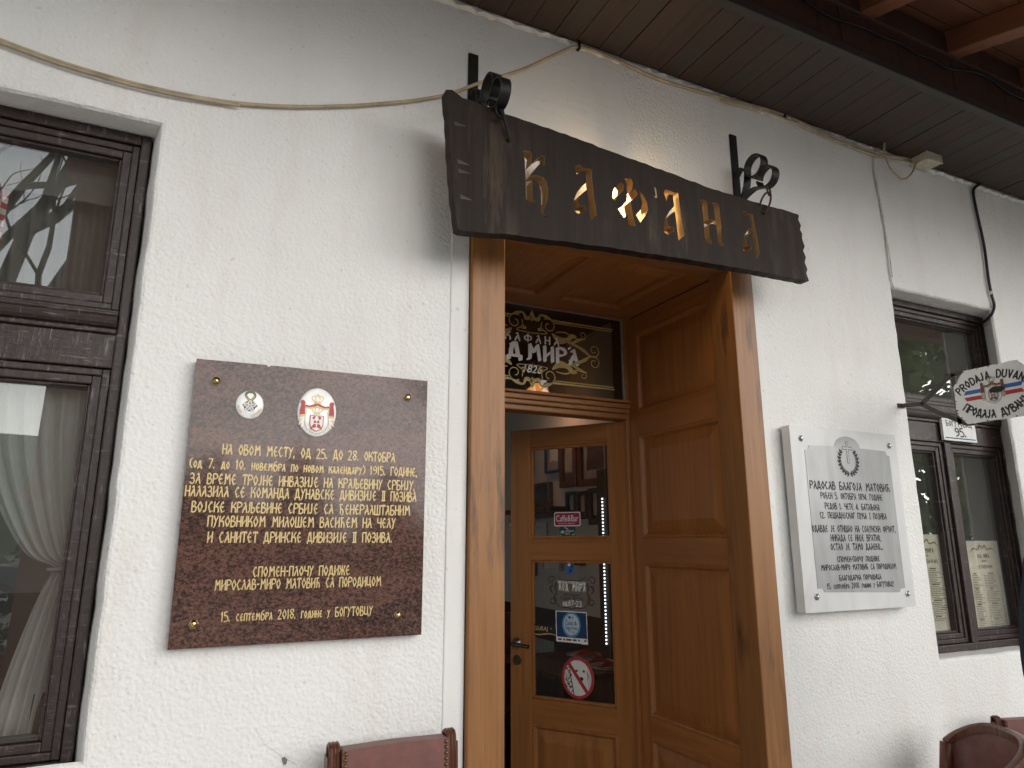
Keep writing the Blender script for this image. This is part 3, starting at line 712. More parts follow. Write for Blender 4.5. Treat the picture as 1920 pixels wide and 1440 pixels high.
#%%THINGS
# ================================================================== carved hanging sign
SY = -.20
sign = thing('hanging_sign', 'long charred wooden board with cut-out letters hanging over the oak door', 'sign', (1.32, SY, 2.4))
def s5(pts): return [(lambda p: (p.x, p.z))(at(940 + a / 6.4, 270 + b / 6.4, y=SY)) for a, b in pts]
def s6(pts): return [(lambda p: (p.x, p.z))(at(1220 + a / 6, 330 + b / 6, y=SY)) for a, b in pts]
LET = [
 s5([(258, 75), (340, 80), (370, 120), (365, 190), (355, 245), (430, 175), (500, 132), (525, 135), (522, 240), (500, 270), (485, 215), (440, 260), (345, 385), (420, 372), (500, 395), (545, 450), (562, 540), (560, 640), (540, 720), (505, 795), (503, 845), (530, 865), (565, 857), (540, 885), (500, 868), (470, 815), (478, 690), (475, 580), (455, 490), (420, 440), (372, 430), (372, 650), (405, 698), (345, 695), (295, 665), (290, 400), (280, 180), (270, 110)]),
 s5([(885, 285), (905, 255), (945, 250), (985, 285), (1060, 295), (1085, 310), (1090, 420), (1115, 640), (1145, 850), (1078, 912), (1060, 830), (1050, 700), (1030, 545), (985, 580), (935, 630), (910, 680), (925, 720), (955, 740), (985, 742), (1015, 740), (1020, 790), (975, 825), (915, 838), (880, 800), (868, 740), (875, 660), (910, 580), (965, 510), (1020, 460), (1010, 330), (960, 320), (905, 365)]),
 s5([(1480, 412), (1555, 415), (1578, 460), (1572, 530), (1550, 575), (1600, 535), (1640, 605), (1600, 650), (1550, 690), (1560, 740), (1585, 880), (1612, 985), (1565, 985), (1525, 960), (1515, 850), (1475, 890), (1400, 780), (1450, 745), (1500, 690), (1510, 640), (1505, 480)]),
 s5([(1395, 478), (1440, 460), (1470, 500), (1465, 560), (1400, 620), (1365, 680), (1355, 690), (1332, 620), (1345, 550)]),
 s5([(1655, 560), (1705, 620), (1748, 700), (1762, 790), (1722, 870), (1668, 945), (1615, 850), (1680, 780), (1692, 700), (1670, 630)]),
 s6([(147, 185), (165, 150), (210, 160), (260, 185), (310, 190), (320, 270), (345, 450), (378, 665), (315, 730), (300, 620), (285, 480), (272, 395), (210, 450), (185, 510), (195, 560), (235, 575), (265, 575), (262, 625), (195, 660), (150, 630), (147, 560), (165, 480), (210, 400), (265, 340), (250, 215), (205, 205), (178, 280)]),
 s6([(555, 265), (620, 272), (637, 310), (652, 490), (690, 487), (728, 505), (712, 350), (690, 298), (755, 305), (772, 345), (795, 560), (800, 740), (825, 790), (780, 797), (755, 750), (748, 640), (740, 553), (690, 535), (655, 545), (665, 680), (690, 768), (635, 760), (610, 700), (600, 550), (580, 320)]),
 s6([(1013, 400), (1045, 392), (1090, 420), (1150, 430), (1165, 520), (1200, 700), (1227, 865), (1190, 945), (1172, 850), (1150, 700), (1137, 625), (1095, 680), (1078, 740), (1090, 785), (1140, 780), (1135, 830), (1090, 862), (1045, 840), (1035, 770), (1050, 680), (1090, 610), (1135, 565), (1110, 445), (1065, 440), (1030, 470)]),
]
def P2(px, py): p = at(px, py, y=SY); return (p.x, p.z)
out = [P2(858, 428), P2(866, 432)] + wobble([P2(866, 432), P2(960, 440), P2(1150, 465), P2(1300, 488), P2(1420, 508), P2(1517, 527)], .02, .0015, 4, False)[1:]
zig = [(1517, 527), (1512, 512), (1514, 505), (1509, 492), (1511, 482), (1506, 470), (1509, 462), (1504, 448), (1504, 438), (1500, 430), (1502, 423), (1497, 412), (1498, 404)]
out += [P2(*p) for p in zig]
out += wobble([P2(1495, 401), P2(1420, 380), P2(1330, 352), P2(1240, 318), P2(1150, 285), P2(1050, 248), P2(960, 218), P2(905, 197), P2(868, 183), P2(848, 168), P2(836, 168)], .02, .002, 6, False)
left = [(836, 168), (838, 200), (841, 214), (841, 232), (843, 250), (843.5, 285), (846, 300), (847, 330), (849.5, 345), (850.5, 372), (854, 387), (855, 405)]
out += [P2(*p) for p in left]
bd = MB()
hole1, hole2 = P2(953, 262), P2(1434, 399)
hs_ = [ell(h_[0], h_[1], .010, .010, 14) for h_ in (hole1, hole2)]
bd.extr(out, LET + hs_, lambda u, v, w_: (u, SY - w_, v), 0, -.038, 0, 0, 1)
bd.build('sign_board', ['board', 'cut'], sign, bevel=.0015)
for z in (2.75, 2.63, 2.60, 2.52):       # knife notches on the left end
    xl = .613 + (2.85 - z) * .10; nk = MB()
    nk.add([(xl + .004, SY - .0012, z + .006), (xl + .045, SY - .0004, z - .004 + rnd.uniform(-.008, .008)), (xl + .006, SY - .0014, z - .009), (xl + .025, SY - .0022, z - .001)], [(0, 1, 3), (1, 2, 3), (2, 0, 3)])
    nk.build('knife_notch', M.setdefault('notch', plain('knife_cut_wood', (.05, .04, .034), .6)), sign)
ch_ = MB(); ch_.poly([(p[0], SY - .0008, p[1]) for p in s6([(40, 120), (60, 150), (72, 245), (55, 250), (40, 235), (55, 215), (45, 165)])]); ch_.build('chip', 'cut', sign)
wr_ = MB()
a = at(938, 203, y=-.215); b = at(945, 225, y=-.217); c = at(952, 245, y=-.214); d = at(953, 262, y=-.205)
wr_.tube(smooth_path([a, b, c, d, (d.x, -.17, d.z)], 5), .0042, 8)
wr_.ring(at(936, 205, y=-.205), .013, .004, (0, 1, 0), (0, 0, 1))
wr_.build('hanging_wire', 'iron', sign, smooth=True)
wr_ = MB(); wr_.tube(smooth_path([at(1425, 383, y=-.205), at(1430, 370, y=-.20), at(1438, 361, y=-.195), at(1445, 365, y=-.20), at(1443, 383, y=-.213), at(1434, 399, y=-.208), (hole2[0], -.17, hole2[1])], 5), .0038, 8)
wr_.build('hanging_wire', 'rust', sign, smooth=True)

def bracket(x, ztop, zbot, rings, label, link):
    t = thing('scroll_bracket', label, 'bracket', (x, 0, zbot), 'iron scroll brackets holding the carved sign')
    p = MB(); p.box(x - .018, x + .018, -.007, .002, zbot, ztop); p.lathe([(0, -.011), (.006, -.010), (.007, -.007)], (x, 0, ztop - .03), 'y', 10); p.build('wall_plate', 'iron', t, bevel=.002)
    (y1, z1, r1), (y2, z2, r2) = rings
    s_ = MB()
    path = smooth_path([(x, -.008, zbot + .01), (x, -.03, zbot + .015), (x, -.055, zbot + .06), (x, y1 + r1, z1 - .01)], 6)[:-1] + [Vector((x, y1 + r1 * math.cos(a_), z1 + r1 * math.sin(a_))) for a_ in [math.pi * 2 * k / 26 * .93 for k in range(27)]]
    s_.band(path, .017, .005)
    s_.band([Vector((x, y2 + r2 * math.cos(a_), z2 + r2 * math.sin(a_))) for a_ in [math.pi * (.05 + 2 * k / 26 * .97) for k in range(27)]], .017, .005)
    s_.band(smooth_path([(x, -.03, zbot + .02), (x, -.09, z2 - r2 * .4), (x, y2 + r2 * .75, z2 - r2 * .7)], 6), .015, .005)
    s_.band(smooth_path([(x, -.008, zbot + .13), (x, -.04, zbot + .15), (x, -.065, zbot + .11), (x, -.05, zbot + .06)], 6), .013, .004)
    s_.build('scroll', 'iron', t, smooth=35)
    l_ = MB(); l_.ring((x, y2, z2 - r2 - .016), .019, .0038, (1, .5, 0), (0, 0, 1)); l_.build('chain_link', link, t, smooth=True)
# at x fixed, ring centres from the photograph
def yz(px, py, x): p = at(px, py, x=x); return p.y, p.z
r1 = yz(921, 168, .765); r2 = yz(937, 176, .765)
bracket(.765, at(884, 102, y=0).z, 2.86, ((r1[0], r1[1], .047), (r2[0], r2[1], .045)), 'black iron scroll bracket above the left end of the carved sign', 'iron')
r1 = yz(1417, 312, 1.918); r2 = yz(1439, 332, 1.918)
bracket(1.918, at(1375, 255, y=0).z, 2.86, ((r1[0], r1[1], .044), (r2[0], r2[1], .041)), 'black iron scroll bracket above the right end of the carved sign', 'rust')

# lamp on the wall behind the sign
lp = thing('wall_lamp', 'round lit lamp on the wall hidden behind the carved sign', 'lamp', (1.335, 0, 2.84))
q = MB(); q.lathe([(0, 0), (.055, 0), (.055, -.02), (.045, -.03)], (1.335, -.001, 2.845), 'y', 24).ring((1.335, -.055, 2.875), .034, .005, (1, 0, 0), (0, .5, 1)); q.build('lamp_base', 'brass', lp, smooth=40)
q = MB(); q.lathe([(.038, -.03), (.042, -.05), (.036, -.075), (.02, -.09), (0, -.094)], (1.335, .005, 2.80), 'y', 20); q.build('lamp_glass', 'lampglass', lp, smooth=True)
ld = bpy.data.lights.new('lamp_light', 'POINT'); ld.energy = .8; ld.color = (1, .66, .30); ld.shadow_soft_size = .03
lo = bpy.data.objects.new('lamp_light', ld); COL.objects.link(lo); lo.parent = lp; lo.location = Vector((1.335, -.11, 2.70)) - lp.location

# ================================================================== memorial plaques
PY = -.030; p1 = thing('memorial_plaque', 'polished red granite plaque with gold lettering and two oval emblems', 'plaque', (.32, 0, 1.31))
pb = MB()
o_ = [(.012, 1.307), (.626, 1.307), (.624, 2.007), (.190, 2.006), (.185, 2.001), (.178, 2.006), (.010, 2.004)]
pb.extr(o_, [], wallfn(0), .004, -PY); pb.build('slab', 'granite', p1, bevel=.0012)
f1 = wallfn(PY - .0004); lt = MB()
NB = nib_shape(.155, .075, R(30))
L1 = [('НА ОВОМ МЕСТУ, ОД 25. ДО 28. ОКТОБРА', 418, 843, 740, 857, .031), ('(од 7. до 10. новембра по новом календару) 1915. ГОДИНЕ,', 357, 868, 782, 885, .029), ('ЗА ВРЕМЕ ТРОЈНЕ ИНВАЗИЈЕ НА КРАЉЕВИНУ СРБИЈУ,', 357, 897, 778, 910, .031), ('НАЛАЗИЛА СЕ КОМАНДА ДУНАВСКЕ ДИВИЗИЈЕ ‖ ПОЗИВА', 348, 921, 780, 931, .031), ('ВОЈСКЕ КРАЉЕВИНЕ СРБИЈЕ СА ЂЕНЕРАЛШТАБНИМ', 360, 950, 768, 957, .031), ('ПУКОВНИКОМ МИЛОШЕМ ВАСИЋЕМ НА ЧЕЛУ', 390, 978, 741, 980, .031), ('И САНИТЕТ ДРИНСКЕ ДИВИЗИЈЕ ‖ ПОЗИВА.', 390, 1008, 735, 1007, .031), ('СПОМЕН-ПЛОЧУ ПОДИЖЕ', 475, 1072, 655, 1069, .029), ('МИРОСЛАВ-МИРО МАТОВИЋ СА ПОРОДИЦОМ', 403, 1097, 714, 1090, .029), ('15. септембра 2018. године у БОГУТОВЦУ', 415, 1155, 698, 1146, .027)]
def lines(mb, data, y, fn, nib, gap, k=1.0):
    for s_, x0, y0, x1, y1, h_ in data:
        a = at(x0, y0, y=y); b = at(x1, y1, y=y); zc = (a.z + b.z) / 2 - h_ * k / 2
        put_text(mb, s_, fn, a.x, b.x, zc, zc, h_ * k, 0, nib, gap)
lines(lt, L1, PY, f1, NB, .21, .80)
lt.build('lettering', 'gold', p1)
bt = MB()
def bolt(mb, x, z, y, r_):
    mb.lathe([(r_, 0), (r_, -.003), (r_ * .8, -.0045)], (x, y, z), 'y', 6); mb.lathe([(r_ * .62, -.003), (r_ * .6, -.006), (r_ * .35, -.009), (0, -.0098)], (x, y, z), 'y', 14)
for (px, py) in ((405, 715), (764, 746), (363, 1170), (746, 1153)):
    b_ = MB(); p = at(px, py, y=PY); bolt(b_, p.x, p.z, PY, .0115); b_.build('bolt', 'brass', p1, smooth=30)
# oval emblems
def oval(cx, cz, a, b, y, name='emblem'):
    m = MB(); pr_ = [(1.0, .0005), (1.0, .003), (.96, .0052), (.88, .0062), (0.4, .0064)]
    n = 40; vs_ = []; fs = []
    for k, dep in pr_:
        for i in range(n): t = 2 * math.pi * i / n; vs_.append((cx + a * k * math.cos(t), y - dep, cz + b * k * math.sin(t)))
    for j in range(len(pr_) - 1):
        for i in range(n): fs.append((j * n + i, j * n + (i + 1) % n, (j + 1) * n + (i + 1) % n, (j + 1) * n + i))
    fs.append([(len(pr_) - 1) * n + i for i in range(n)]); m.add(vs_, fs)
    return m.build(name, 'enamel', p1, smooth=50)
e1 = oval(.145, 1.895, .034, .037, PY); e1['label'] = 'small oval emblem with a green ribbon and a pale flower'
ef = wallfn(PY - .0066)
rb = MB()
rc = lambda a, b: (.145 + a * .001, 1.895 + b * .001)
draw(rb, [rc(-16, -4), rc(-6, 6), rc(6, 15), rc(11, 24), rc(8, 31), rc(0, 33.5), rc(-8, 31), rc(-11, 24), rc(-5, 15), rc(7, 6), rc(17, -5)], [.007, .0065, .006, .006, .006, .007], ef, 0)
for o2_ in (-1.2, 1.2): draw(rb, [rc(-15 + o2_, -3), rc(-5 + o2_, 7), rc(6 + o2_, 15), rc(10.5, 24 + o2_)], [.001, .001], ef, 1, .0006)
for o2_ in (-1.2, 1.2): draw(rb, [rc(15 + o2_, -3), rc(6 + o2_, 7), rc(-5 + o2_, 15), rc(-10.5, 24 + o2_)], [.001, .001], ef, 1, .0006)
rb.poly([ef(*rc(x, z), .0004) for x, z in ell(0, -5, 17, 15, 5, R(90), R(450))], 2)
for k in range(5):
    a_ = R(90 + 72 * k)
    c_ = (8.5 * math.cos(a_), -4 + 8.5 * math.sin(a_))
    rb.poly([ef(*rc(c_[0] + 7 * math.cos(t) * math.cos(a_) - 4.6 * math.sin(t) * math.sin(a_), c_[1] + 7 * math.cos(t) * math.sin(a_) + 4.6 * math.sin(t) * math.cos(a_)), .0009) for t in [2 * math.pi * i / 14 for i in range(14)]], 3)
    rb.poly([ef(*rc(c_[0] + 5 * math.cos(t) * math.cos(a_) - 2.6 * math.sin(t) * math.sin(a_), c_[1] + 5 * math.cos(t) * math.sin(a_) + 2.6 * math.sin(t) * math.cos(a_)), .0012) for t in [2 * math.pi * i / 14 for i in range(14)]], 4)
rb.build('ribbon_and_flower', ['green', 'gold', 'blackp', 'white', 'grey'], e1)
tt = MB()
def arcpos(cx, cz, rx, rz_, t0, sgn):      # angle moves along an ellipse
    def f(d):
        t = t0 + sgn * d / ((rx + rz_) / 2); u = cx + rx * math.cos(t); v = cz + rz_ * math.sin(t)
        return u, v, math.atan2(sgn * rz_ * math.cos(t), -sgn * rx * math.sin(t))
    return f
put_arc(tt, 'ЛЕНА', ef, arcpos(.145, 1.895, .0305, .0335, R(205), 1), .006, .0066, 0, nib_shape(.16, None, 0), .4)
tt.build('lettering', 'ochre', e1); tt = MB()
put_arc(tt, 'СЕРЕНКА', ef, arcpos(.145, 1.895, .0305, .0335, R(312), 1), .006, .0066, 0, nib_shape(.16, None, 0), .3)
tt.build('lettering', 'ochre', e1)
e2 = oval(.315, 1.889, .051, .066, PY); e2['label'] = 'large oval emblem with a crowned red mantle and eagle shield'
def arms(fn, cx, cz, k, mats=None, faded=False):
    """mantle, crowns, shield with two-headed eagle and cross; k = height unit (mantle about 100 tall)"""
    m = MB(); P = lambda pts, mi, w_: m.poly([fn(cx + a * k, cz + b * k, w_) for a, b in pts], mi)
    RED, GOLD, WHT, LIN = 0, 1, 2, 3
    for s_ in (1, -1):
        X = lambda pts: [(s_ * a, b) for a, b in pts]
        P(X([(0, 28), (10, 24), (20, 20), (32, 22), (32, 14), (18, 14), (0, 20)]), RED, .0003)                  # hanging swag
        P(X([(0, 21), (18, 15.5), (31, 17), (31, 13), (18, 11), (0, 16)]), GOLD, .0006)
        P(X([(32, 30), (36, 34), (42, 33), (44, 28), (42, 22), (36, 20), (31, 24)]), RED, .0006)              # knot
        P(X([(33, 22), (42, 23), (45, 5), (45, -8), (30, -4)]), RED, .0003)                                    # side drape
        P(X([(45, -6), (45, -11), (30, -8), (30, -3)]), GOLD, .0008)
        P(X([(41, -12), (48, -22), (40, -20), (47, -32), (38, -30), (40, -40), (33, -36), (30, -10)]), WHT, .0003)
        P(X([(46, -16), (47, -21), (38, -19), (37, -15)]), GOLD, .0006); P(X([(45, -28), (46, -33), (37, -31), (37, -27)]), GOLD, .0006)
        draw(m, [(cx + s_ * a * k, cz + b * k) for a, b in ((30, -10), (30, -28), (24, -42), (12, -50), (0, -54))], [1.4 * k, 1.4 * k], fn, LIN, .0005)
        draw(m, [(cx + s_ * a * k, cz + b * k) for a, b in ((31, 14), (28, 4), (30, -10))], [1.1 * k, 1.1 * k], fn, LIN, .0005)
    for (z0, sc) in ((26, 1.0), (-2, .9)):
        P([(-9 * sc, z0), (9 * sc, z0), (9.5 * sc, z0 + 6 * sc), (-9.5 * sc, z0 + 6 * sc)], GOLD, .0009)
        for s_ in (1, -1):
            draw(m, [(cx + s_ * a * sc * k, cz + (z0 + b * sc) * k) for a, b in ((9, 6), (15, 14), (11, 20), (3, 21))], [2.2 * k, 2.2 * k], fn, GOLD, .0009)
            draw(m, [(cx + s_ * a * sc * k, cz + (z0 + b * sc) * k) for a, b in ((3, 6), (6, 14), (3, 21))], [1.8 * k, 1.8 * k], fn, GOLD, .0009)
        P([(-1.4, z0 + 19 * sc), (1.4, z0 + 19 * sc), (1.4, z0 + 27 * sc), (-1.4, z0 + 27 * sc)], GOLD, .001); P([(-3.4, z0 + 22.5 * sc), (3.4, z0 + 22.5 * sc), (3.4, z0 + 24.5 * sc), (-3.4, z0 + 24.5 * sc)], GOLD, .0011)
    sh = [(-18, -5), (18, -5), (18, -30), (14, -40), (6, -46), (0, -48), (-6, -46), (-14, -40), (-18, -30)]
    P(sh, RED, .0012); P([(a * .88, -25 + (b + 25) * .90) for a, b in sh], WHT if not faded else WHT, .0015)
    for s_ in (1, -1):
        X = lambda pts: [(s_ * a, b) for a, b in pts]
        P(X([(3, -7), (9, -8), (12, -13), (7, -17), (4, -13)]), RED, .0018)         # eagle head ground
        P(X([(6, -26), (16, -41), (10, -44), (3, -36)]), RED, .0018); P(X([(8, -36), (12, -42), (8, -43)]), GOLD, .0021)
    P([(-7, -19), (7, -19), (7, -35), (0, -38), (-7, -35)], RED, .0021)
    P([(-1.3, -18), (1.3, -18), (1.3, -37), (-1.3, -37)], WHT, .0024); P([(-7, -26), (7, -26), (7, -28.5), (-7, -28.5)], WHT, .00243)
    return m
arms(ef, .315, 1.885, .00101).build('coat_of_arms', ['red', 'gold', 'white', 'ochre'], e2)

P2Y = -.050; p2 = thing('memorial_plaque', 'pale grey marble plaque with black lettering and a cross in a wreath', 'plaque', (2.33, 0, 1.3))
pb = MB(); f2b = wallfn(0)
pb.extr([(2.034, 1.304), (2.628, 1.304), (2.628, 1.976), (2.036, 1.976)], [], f2b, .012, -P2Y); pb.build('slab', 'marble', p2, bevel=.003)
fo = [(2.103, 1.385), (2.13, 1.385), (2.135, 1.372), (2.54, 1.360), (2.549, 1.372), (2.575, 1.375), (2.577, 1.885), (2.562, 1.889), (2.556, 1.905), (2.408, 1.908)]
fo += [(2.337 + .071 * math.cos(t), 1.905 + .046 * math.sin(t)) for t in [math.pi * k / 12 for k in range(1, 12)]] + [(2.266, 1.908), (2.127, 1.905), (2.122, 1.890), (2.104, 1.886)]
fb_ = MB(); fb_.extr(fo, [], wallfn(P2Y), .0002, .0016); fb_.build('inscription_field', 'mfield', p2)
f2 = wallfn(P2Y - .002); lt = MB()
L2 = [('РАДОСАВ БЛАГОЈА МАТОВИЋ', 1518, 908, 1667, 916, .034), ('РОЂЕН 5. ОКТОБРА 1894. ГОДИНЕ', 1538, 928, 1653, 934, .027), ('РЕДОВ 1. ЧЕТЕ 4. БАТАЉОНА', 1546, 947, 1648, 953, .027), ('12. ПЕШАДИЈСКОГ ПУКА I ПОЗИВА', 1537, 965, 1661, 969, .026), ('ОДАВДЕ ЈЕ ОТИШАО НА СОЛУНСКИ ФРОНТ,', 1522, 989, 1678, 994, .028), ('НИКАДА СЕ НИЈЕ ВРАТИО,', 1557, 1007, 1651, 1010, .028), ('ОСТАО ЈЕ ТАМО ДАЛЕКО…', 1557, 1025, 1654, 1025, .028), ('СПОМЕН-ПЛОЧУ ПОДИЖЕ', 1569, 1048, 1648, 1048, .023), ('МИРОСЛАВ-МИРО МАТОВИЋ СА ПОРОДИЦОМ', 1539, 1064, 1679, 1062, .023), ('БЛАГОДАРНА ПОРОДИЦА', 1573, 1083, 1651, 1082, .022), ('15. септембра 2018. године у БОГУТОВЦУ', 1550, 1098, 1675, 1096, .022)]
lines(lt, L2, P2Y, f2, nib_shape(.185, .115, R(30)), .22, .82)
lt.build('lettering', 'blackp', p2)
cr = MB(); cu, cv = 2.334, 1.891
def crossp(s_): 
    q = []
    for (dx, dz, L_) in ((0, 1, .040), (1, 0, .026), (0, -1, .046), (-1, 0, .026)):
        nx, nz = -dz, dx
        # trefoil ends
        q += [(cu - nx * .0045 * s_ + dx * .0045 * s_, cv + .012 - nz * .0045 * s_ + dz * .0045 * s_)] if False else []
    return q
def bar(a, b, w_, mi, ww):
    d = Vector((b[0] - a[0], b[1] - a[1])).normalized(); n_ = (-d.y * w_, d.x * w_)
    cr.poly([f2(a[0] + n_[0], a[1] + n_[1], ww), f2(b[0] + n_[0], b[1] + n_[1], ww), f2(b[0] - n_[0], b[1] - n_[1], ww), f2(a[0] - n_[0], a[1] - n_[1], ww)], mi)
for mi, g_, ww in ((0, .0022, .0002), (1, 0, .0005)):
    bar((cu, cv + .030 + g_), (cu, cv - .036 - g_), .0038 + g_, mi, ww); bar((cu - .018 - g_, cv + .013), (cu + .018 + g_, cv + .013), .0038 + g_, mi, ww + .0001)
    for c_ in ((cu, cv + .032), (cu - .021, cv + .013), (cu + .021, cv + .013), (cu, cv - .038)): cr.poly([f2(a, b, ww + .00015) for a, b in ell(c_[0], c_[1], .0062 + g_, .0062 + g_, 12)], mi)
for s_ in (1, -1):
    for k in range(9):
        t = R(-88 + k * 15); c_ = (cu + s_ * .050 * math.cos(t), cv - .035 + .052 * math.sin(t))
        for a_ in (.7, -.6, .05):
            d = t + math.pi / 2 + a_; L_ = .019; e_ = (c_[0] + s_ * L_ * math.cos(d), c_[1] + L_ * math.sin(d))
            n_ = Vector((e_[1] - c_[1], -(e_[0] - c_[0]))).normalized() * .0042; mm = ((c_[0] + e_[0]) / 2, (c_[1] + e_[1]) / 2)
            cr.poly([f2(c_[0], c_[1], .0002 + k * 2e-5), f2(mm[0] + n_.x, mm[1] + n_.y, .0002 + k * 2e-5), f2(e_[0], e_[1], .0002 + k * 2e-5), f2(mm[0] - n_.x, mm[1] - n_.y, .0002 + k * 2e-5)], 0)
cr.build('cross_and_wreath', ['blackp', 'mfield'], p2)
for (px, py) in ((1501, 822), (1666, 836), (1531, 1119), (1701, 1113)):
    b_ = MB(); p = at(px, py, y=P2Y); bolt(b_, p.x, p.z, P2Y, .0125); b_.build('bolt', 'steel', p2, smooth=30)

# ================================================================== cables on the wall
def cable(name, label, pts, rad, mat, n=6, clips=()):
    t = MB(); t.tube(smooth_path(pts, n), rad, 8); o = t.build(name, mat, smooth=True); tag(o, label, 'cable'); return o
cy = -.010
C1 = [(-70, 45), (0, 75), (140, 125), (300, 168), (450, 194), (600, 200), (740, 192), (835, 178), (900, 155), (980, 130), (1040, 103), (1085, 88), (1150, 110), (1240, 150), (1350, 182), (1460, 212), (1560, 255), (1640, 285), (1712, 299)]
cb = cable('cable', 'long cream cable sagging across the wall above the window and under the soffit', [at(a, b, y=cy) for a, b in C1], .0055, 'cream')
for pt_, r_ in (([at(a, b + 4, y=cy - .006) for a, b in C1[:5]], .0035), ([at(a, b + 6, y=cy - .004) for a, b in C1[14:]], .004)):
    m = MB(); m.tube(smooth_path(pt_, 6), r_, 8); m.build('second_strand', 'cream', cb, loc=(0, 0, 0), smooth=True)
for (a, b) in ((1085, 88), (1470, 217)):
    p = at(a, b, y=cy); MB().box(p.x - .004, p.x + .004, p.y - .009, 0, p.z - .012, p.z + .02).build('cable_clip', 'iron', cb, loc=(0, 0, 0))
cable('cable', 'thin white cable running down from the soffit to the top corner of the right window', [at(a, b, y=-.006) for a, b in ((1643, 274), (1638, 310), (1644, 350), (1655, 400), (1665, 480), (1670, 520), (1676, 540))], .0032, 'wcable')
cable('cable', 'second thin white cable twisted beside the first over the right window', [at(a, b, y=-.006) for a, b in ((1639, 318), (1646, 352), (1652, 392), (1661, 440), (1668, 478), (1673, 520))], .0026, 'wcable')
bc = cable('cable', 'black cable from the soffit into the top of the right window frame', [at(a, b, y=-.012) for a, b in ((1842, 345), (1830, 350), (1825, 362), (1832, 400), (1845, 460), (1853, 520), (1859, 552), (1864, 572), (1860, 588))] + [at(1848, 601, y=.03), at(1838, 607, y=.07)], .007, 'kcable')
for (a, b) in ((1826, 360), (1838, 424), (1857, 549)):
    p = at(a, b, y=-.012); cl = MB(); cl.tube([p + Vector((-.004, 0, -.003)), p + Vector((.004, 0, .003))], .0085, 8); cl.build('cable_clip', 'wcable', bc, loc=(0, 0, 0), smooth=30)
jb = thing('junction_box', 'small cream plastic junction box under the soffit boards', 'junction box', (3.2, -.03, 3.36))
p = at(1735, 296, y=-.05); q = MB(); q.box(p.x - .055, p.x + .055, -.09, -.005, p.z - .04, p.z + .032); q.box(p.x - .058, p.x + .058, -.096, -.088, p.z - .043, p.z + .035); q.build('box', 'boxp', jb, bevel=.005)
for dx in (-.03, .005, .04):
    q = MB(); q.lathe([(.010, 0), (.009, .010), (.005, .012)], (p.x + dx, -.05, p.z + .030), 'z', 12); q.build('knockout', 'boxp', jb, smooth=40)
cable('cable', 'loop of brown cable hanging from the soffit to the junction box', [at(a, b, y=-.05) for a, b in ((1668, 252), (1660, 262), (1658, 285), (1666, 310), (1680, 328), (1694, 336), (1708, 327), (1716, 310), (1717, 297))], .0045, 'cream')
wv = [(1500, -8), (1535, 18), (1560, 32), (1590, 42), (1620, 52), (1655, 68), (1690, 82), (1720, 100), (1750, 112), (1775, 127), (1798, 131), (1830, 135), (1860, 150), (1890, 172), (1925, 188)]
wc = cable('cable', 'dusty wavy wires strung along the dark fascia above the soffit', [at(a, b, y=-.425 - .004 * (i % 2)) for i, (a, b) in enumerate(wv)], .006, 'iron')

# ================================================================== tobacco sign and house number
TX = 2.75; tbf = lambda u, v, w_: (TX - w_, -u, v)
ts = thing('tobacco_sign', 'white enamel tobacco sign with crest sticking out beside the right window', 'sign', (TX, -.24, 2.0))
uc, vc = .386, 2.098
o_ = [(.242, 2.150), (.288, 2.205), (uc * 2 - .288, 2.205), (uc * 2 - .242, 2.150), (uc * 2 - .242, 2.040), (uc * 2 - .276, 1.995), (.276, 1.995), (.240, 2.040)]
q = MB(); q.extr(wobble(o_, .012, .0009, 9), [], tbf, -.003, .003); q.build('panel', 'enamel', ts, bevel=.001)
tf_ = lambda u, v, w_: tbf(u, v, w_ + .0036); q = MB()
SN = nib_shape(.215, None, 0)
put_arc(q, 'PRODAJA DUVANA', tf_, arcpos(uc, 1.966, .19, .19, R(90), -1), .028, .0262, 0, SN, .24)
q.build('lettering', 'blackp', ts); q = MB()
def lowpos(d): t = R(-90) + d / .177; return uc + .177 * math.cos(t), 2.183 + .177 * math.sin(t), t + R(90)
put_arc(q, 'ПРОДАЈА ДУВАНА', tf_, lowpos, .028, .0262, 0, SN, .22)
q.build('lettering', 'blackp', ts)
for mi, z0, z1, k in ((0, 2.108, 2.123, 1), (1, 2.083, 2.098, -1)):
    for s_ in (1, -1):
        a0, a1 = (uc + s_ * .104 + .010 * k * s_ * 0, uc + s_ * .03); sl = .009
        q = MB(); q.poly([tf_(a0 - sl * k * .5, z0, .0002), tf_(a1, z0, .0002), tf_(a1, z1, .0002), tf_(a0 + sl * k * .5, z1, .0002)]); q.build('stripe', ('blue', 'red')[mi], ts)
arms(lambda u, v, w_: tf_(u, v, w_ + .0006), uc, 2.112, .00098, faded=True).build('coat_of_arms', [plain('faded_red', (.16, .07, .05), .5, bump=0), plain('faded_gold', (.30, .2, .09), .5, bump=0), plain('worn_white', (.55, .52, .46), .5, bump=0, var=.4, scale=300), 'rust'], ts)
q = MB(); q.poly([tf_(a, b, .0042) for a, b in wobble(ell(uc + .016, 2.108, .028, .012, 18), .006, .0015, 3)]); q.build('rust_patch', 'dark', ts)
q = MB(); g = random.Random(3)
for k in range(34):
    t = g.random(); a = o_[k % 8]; b = o_[(k + 1) % 8]; u = a[0] + (b[0] - a[0]) * t; v = a[1] + (b[1] - a[1]) * t; r_ = g.uniform(.0012, .0045)
    u += (uc - u) * .02; v += (vc - v) * .03
    q.poly([tf_(u + r_ * math.cos(i) * g.uniform(.6, 1.3), v + r_ * math.sin(i) * g.uniform(.5, 1), .0003 + k * 2e-5) for i in range(6)])
q.build('edge_rust', 'rust', ts)
br = MB()
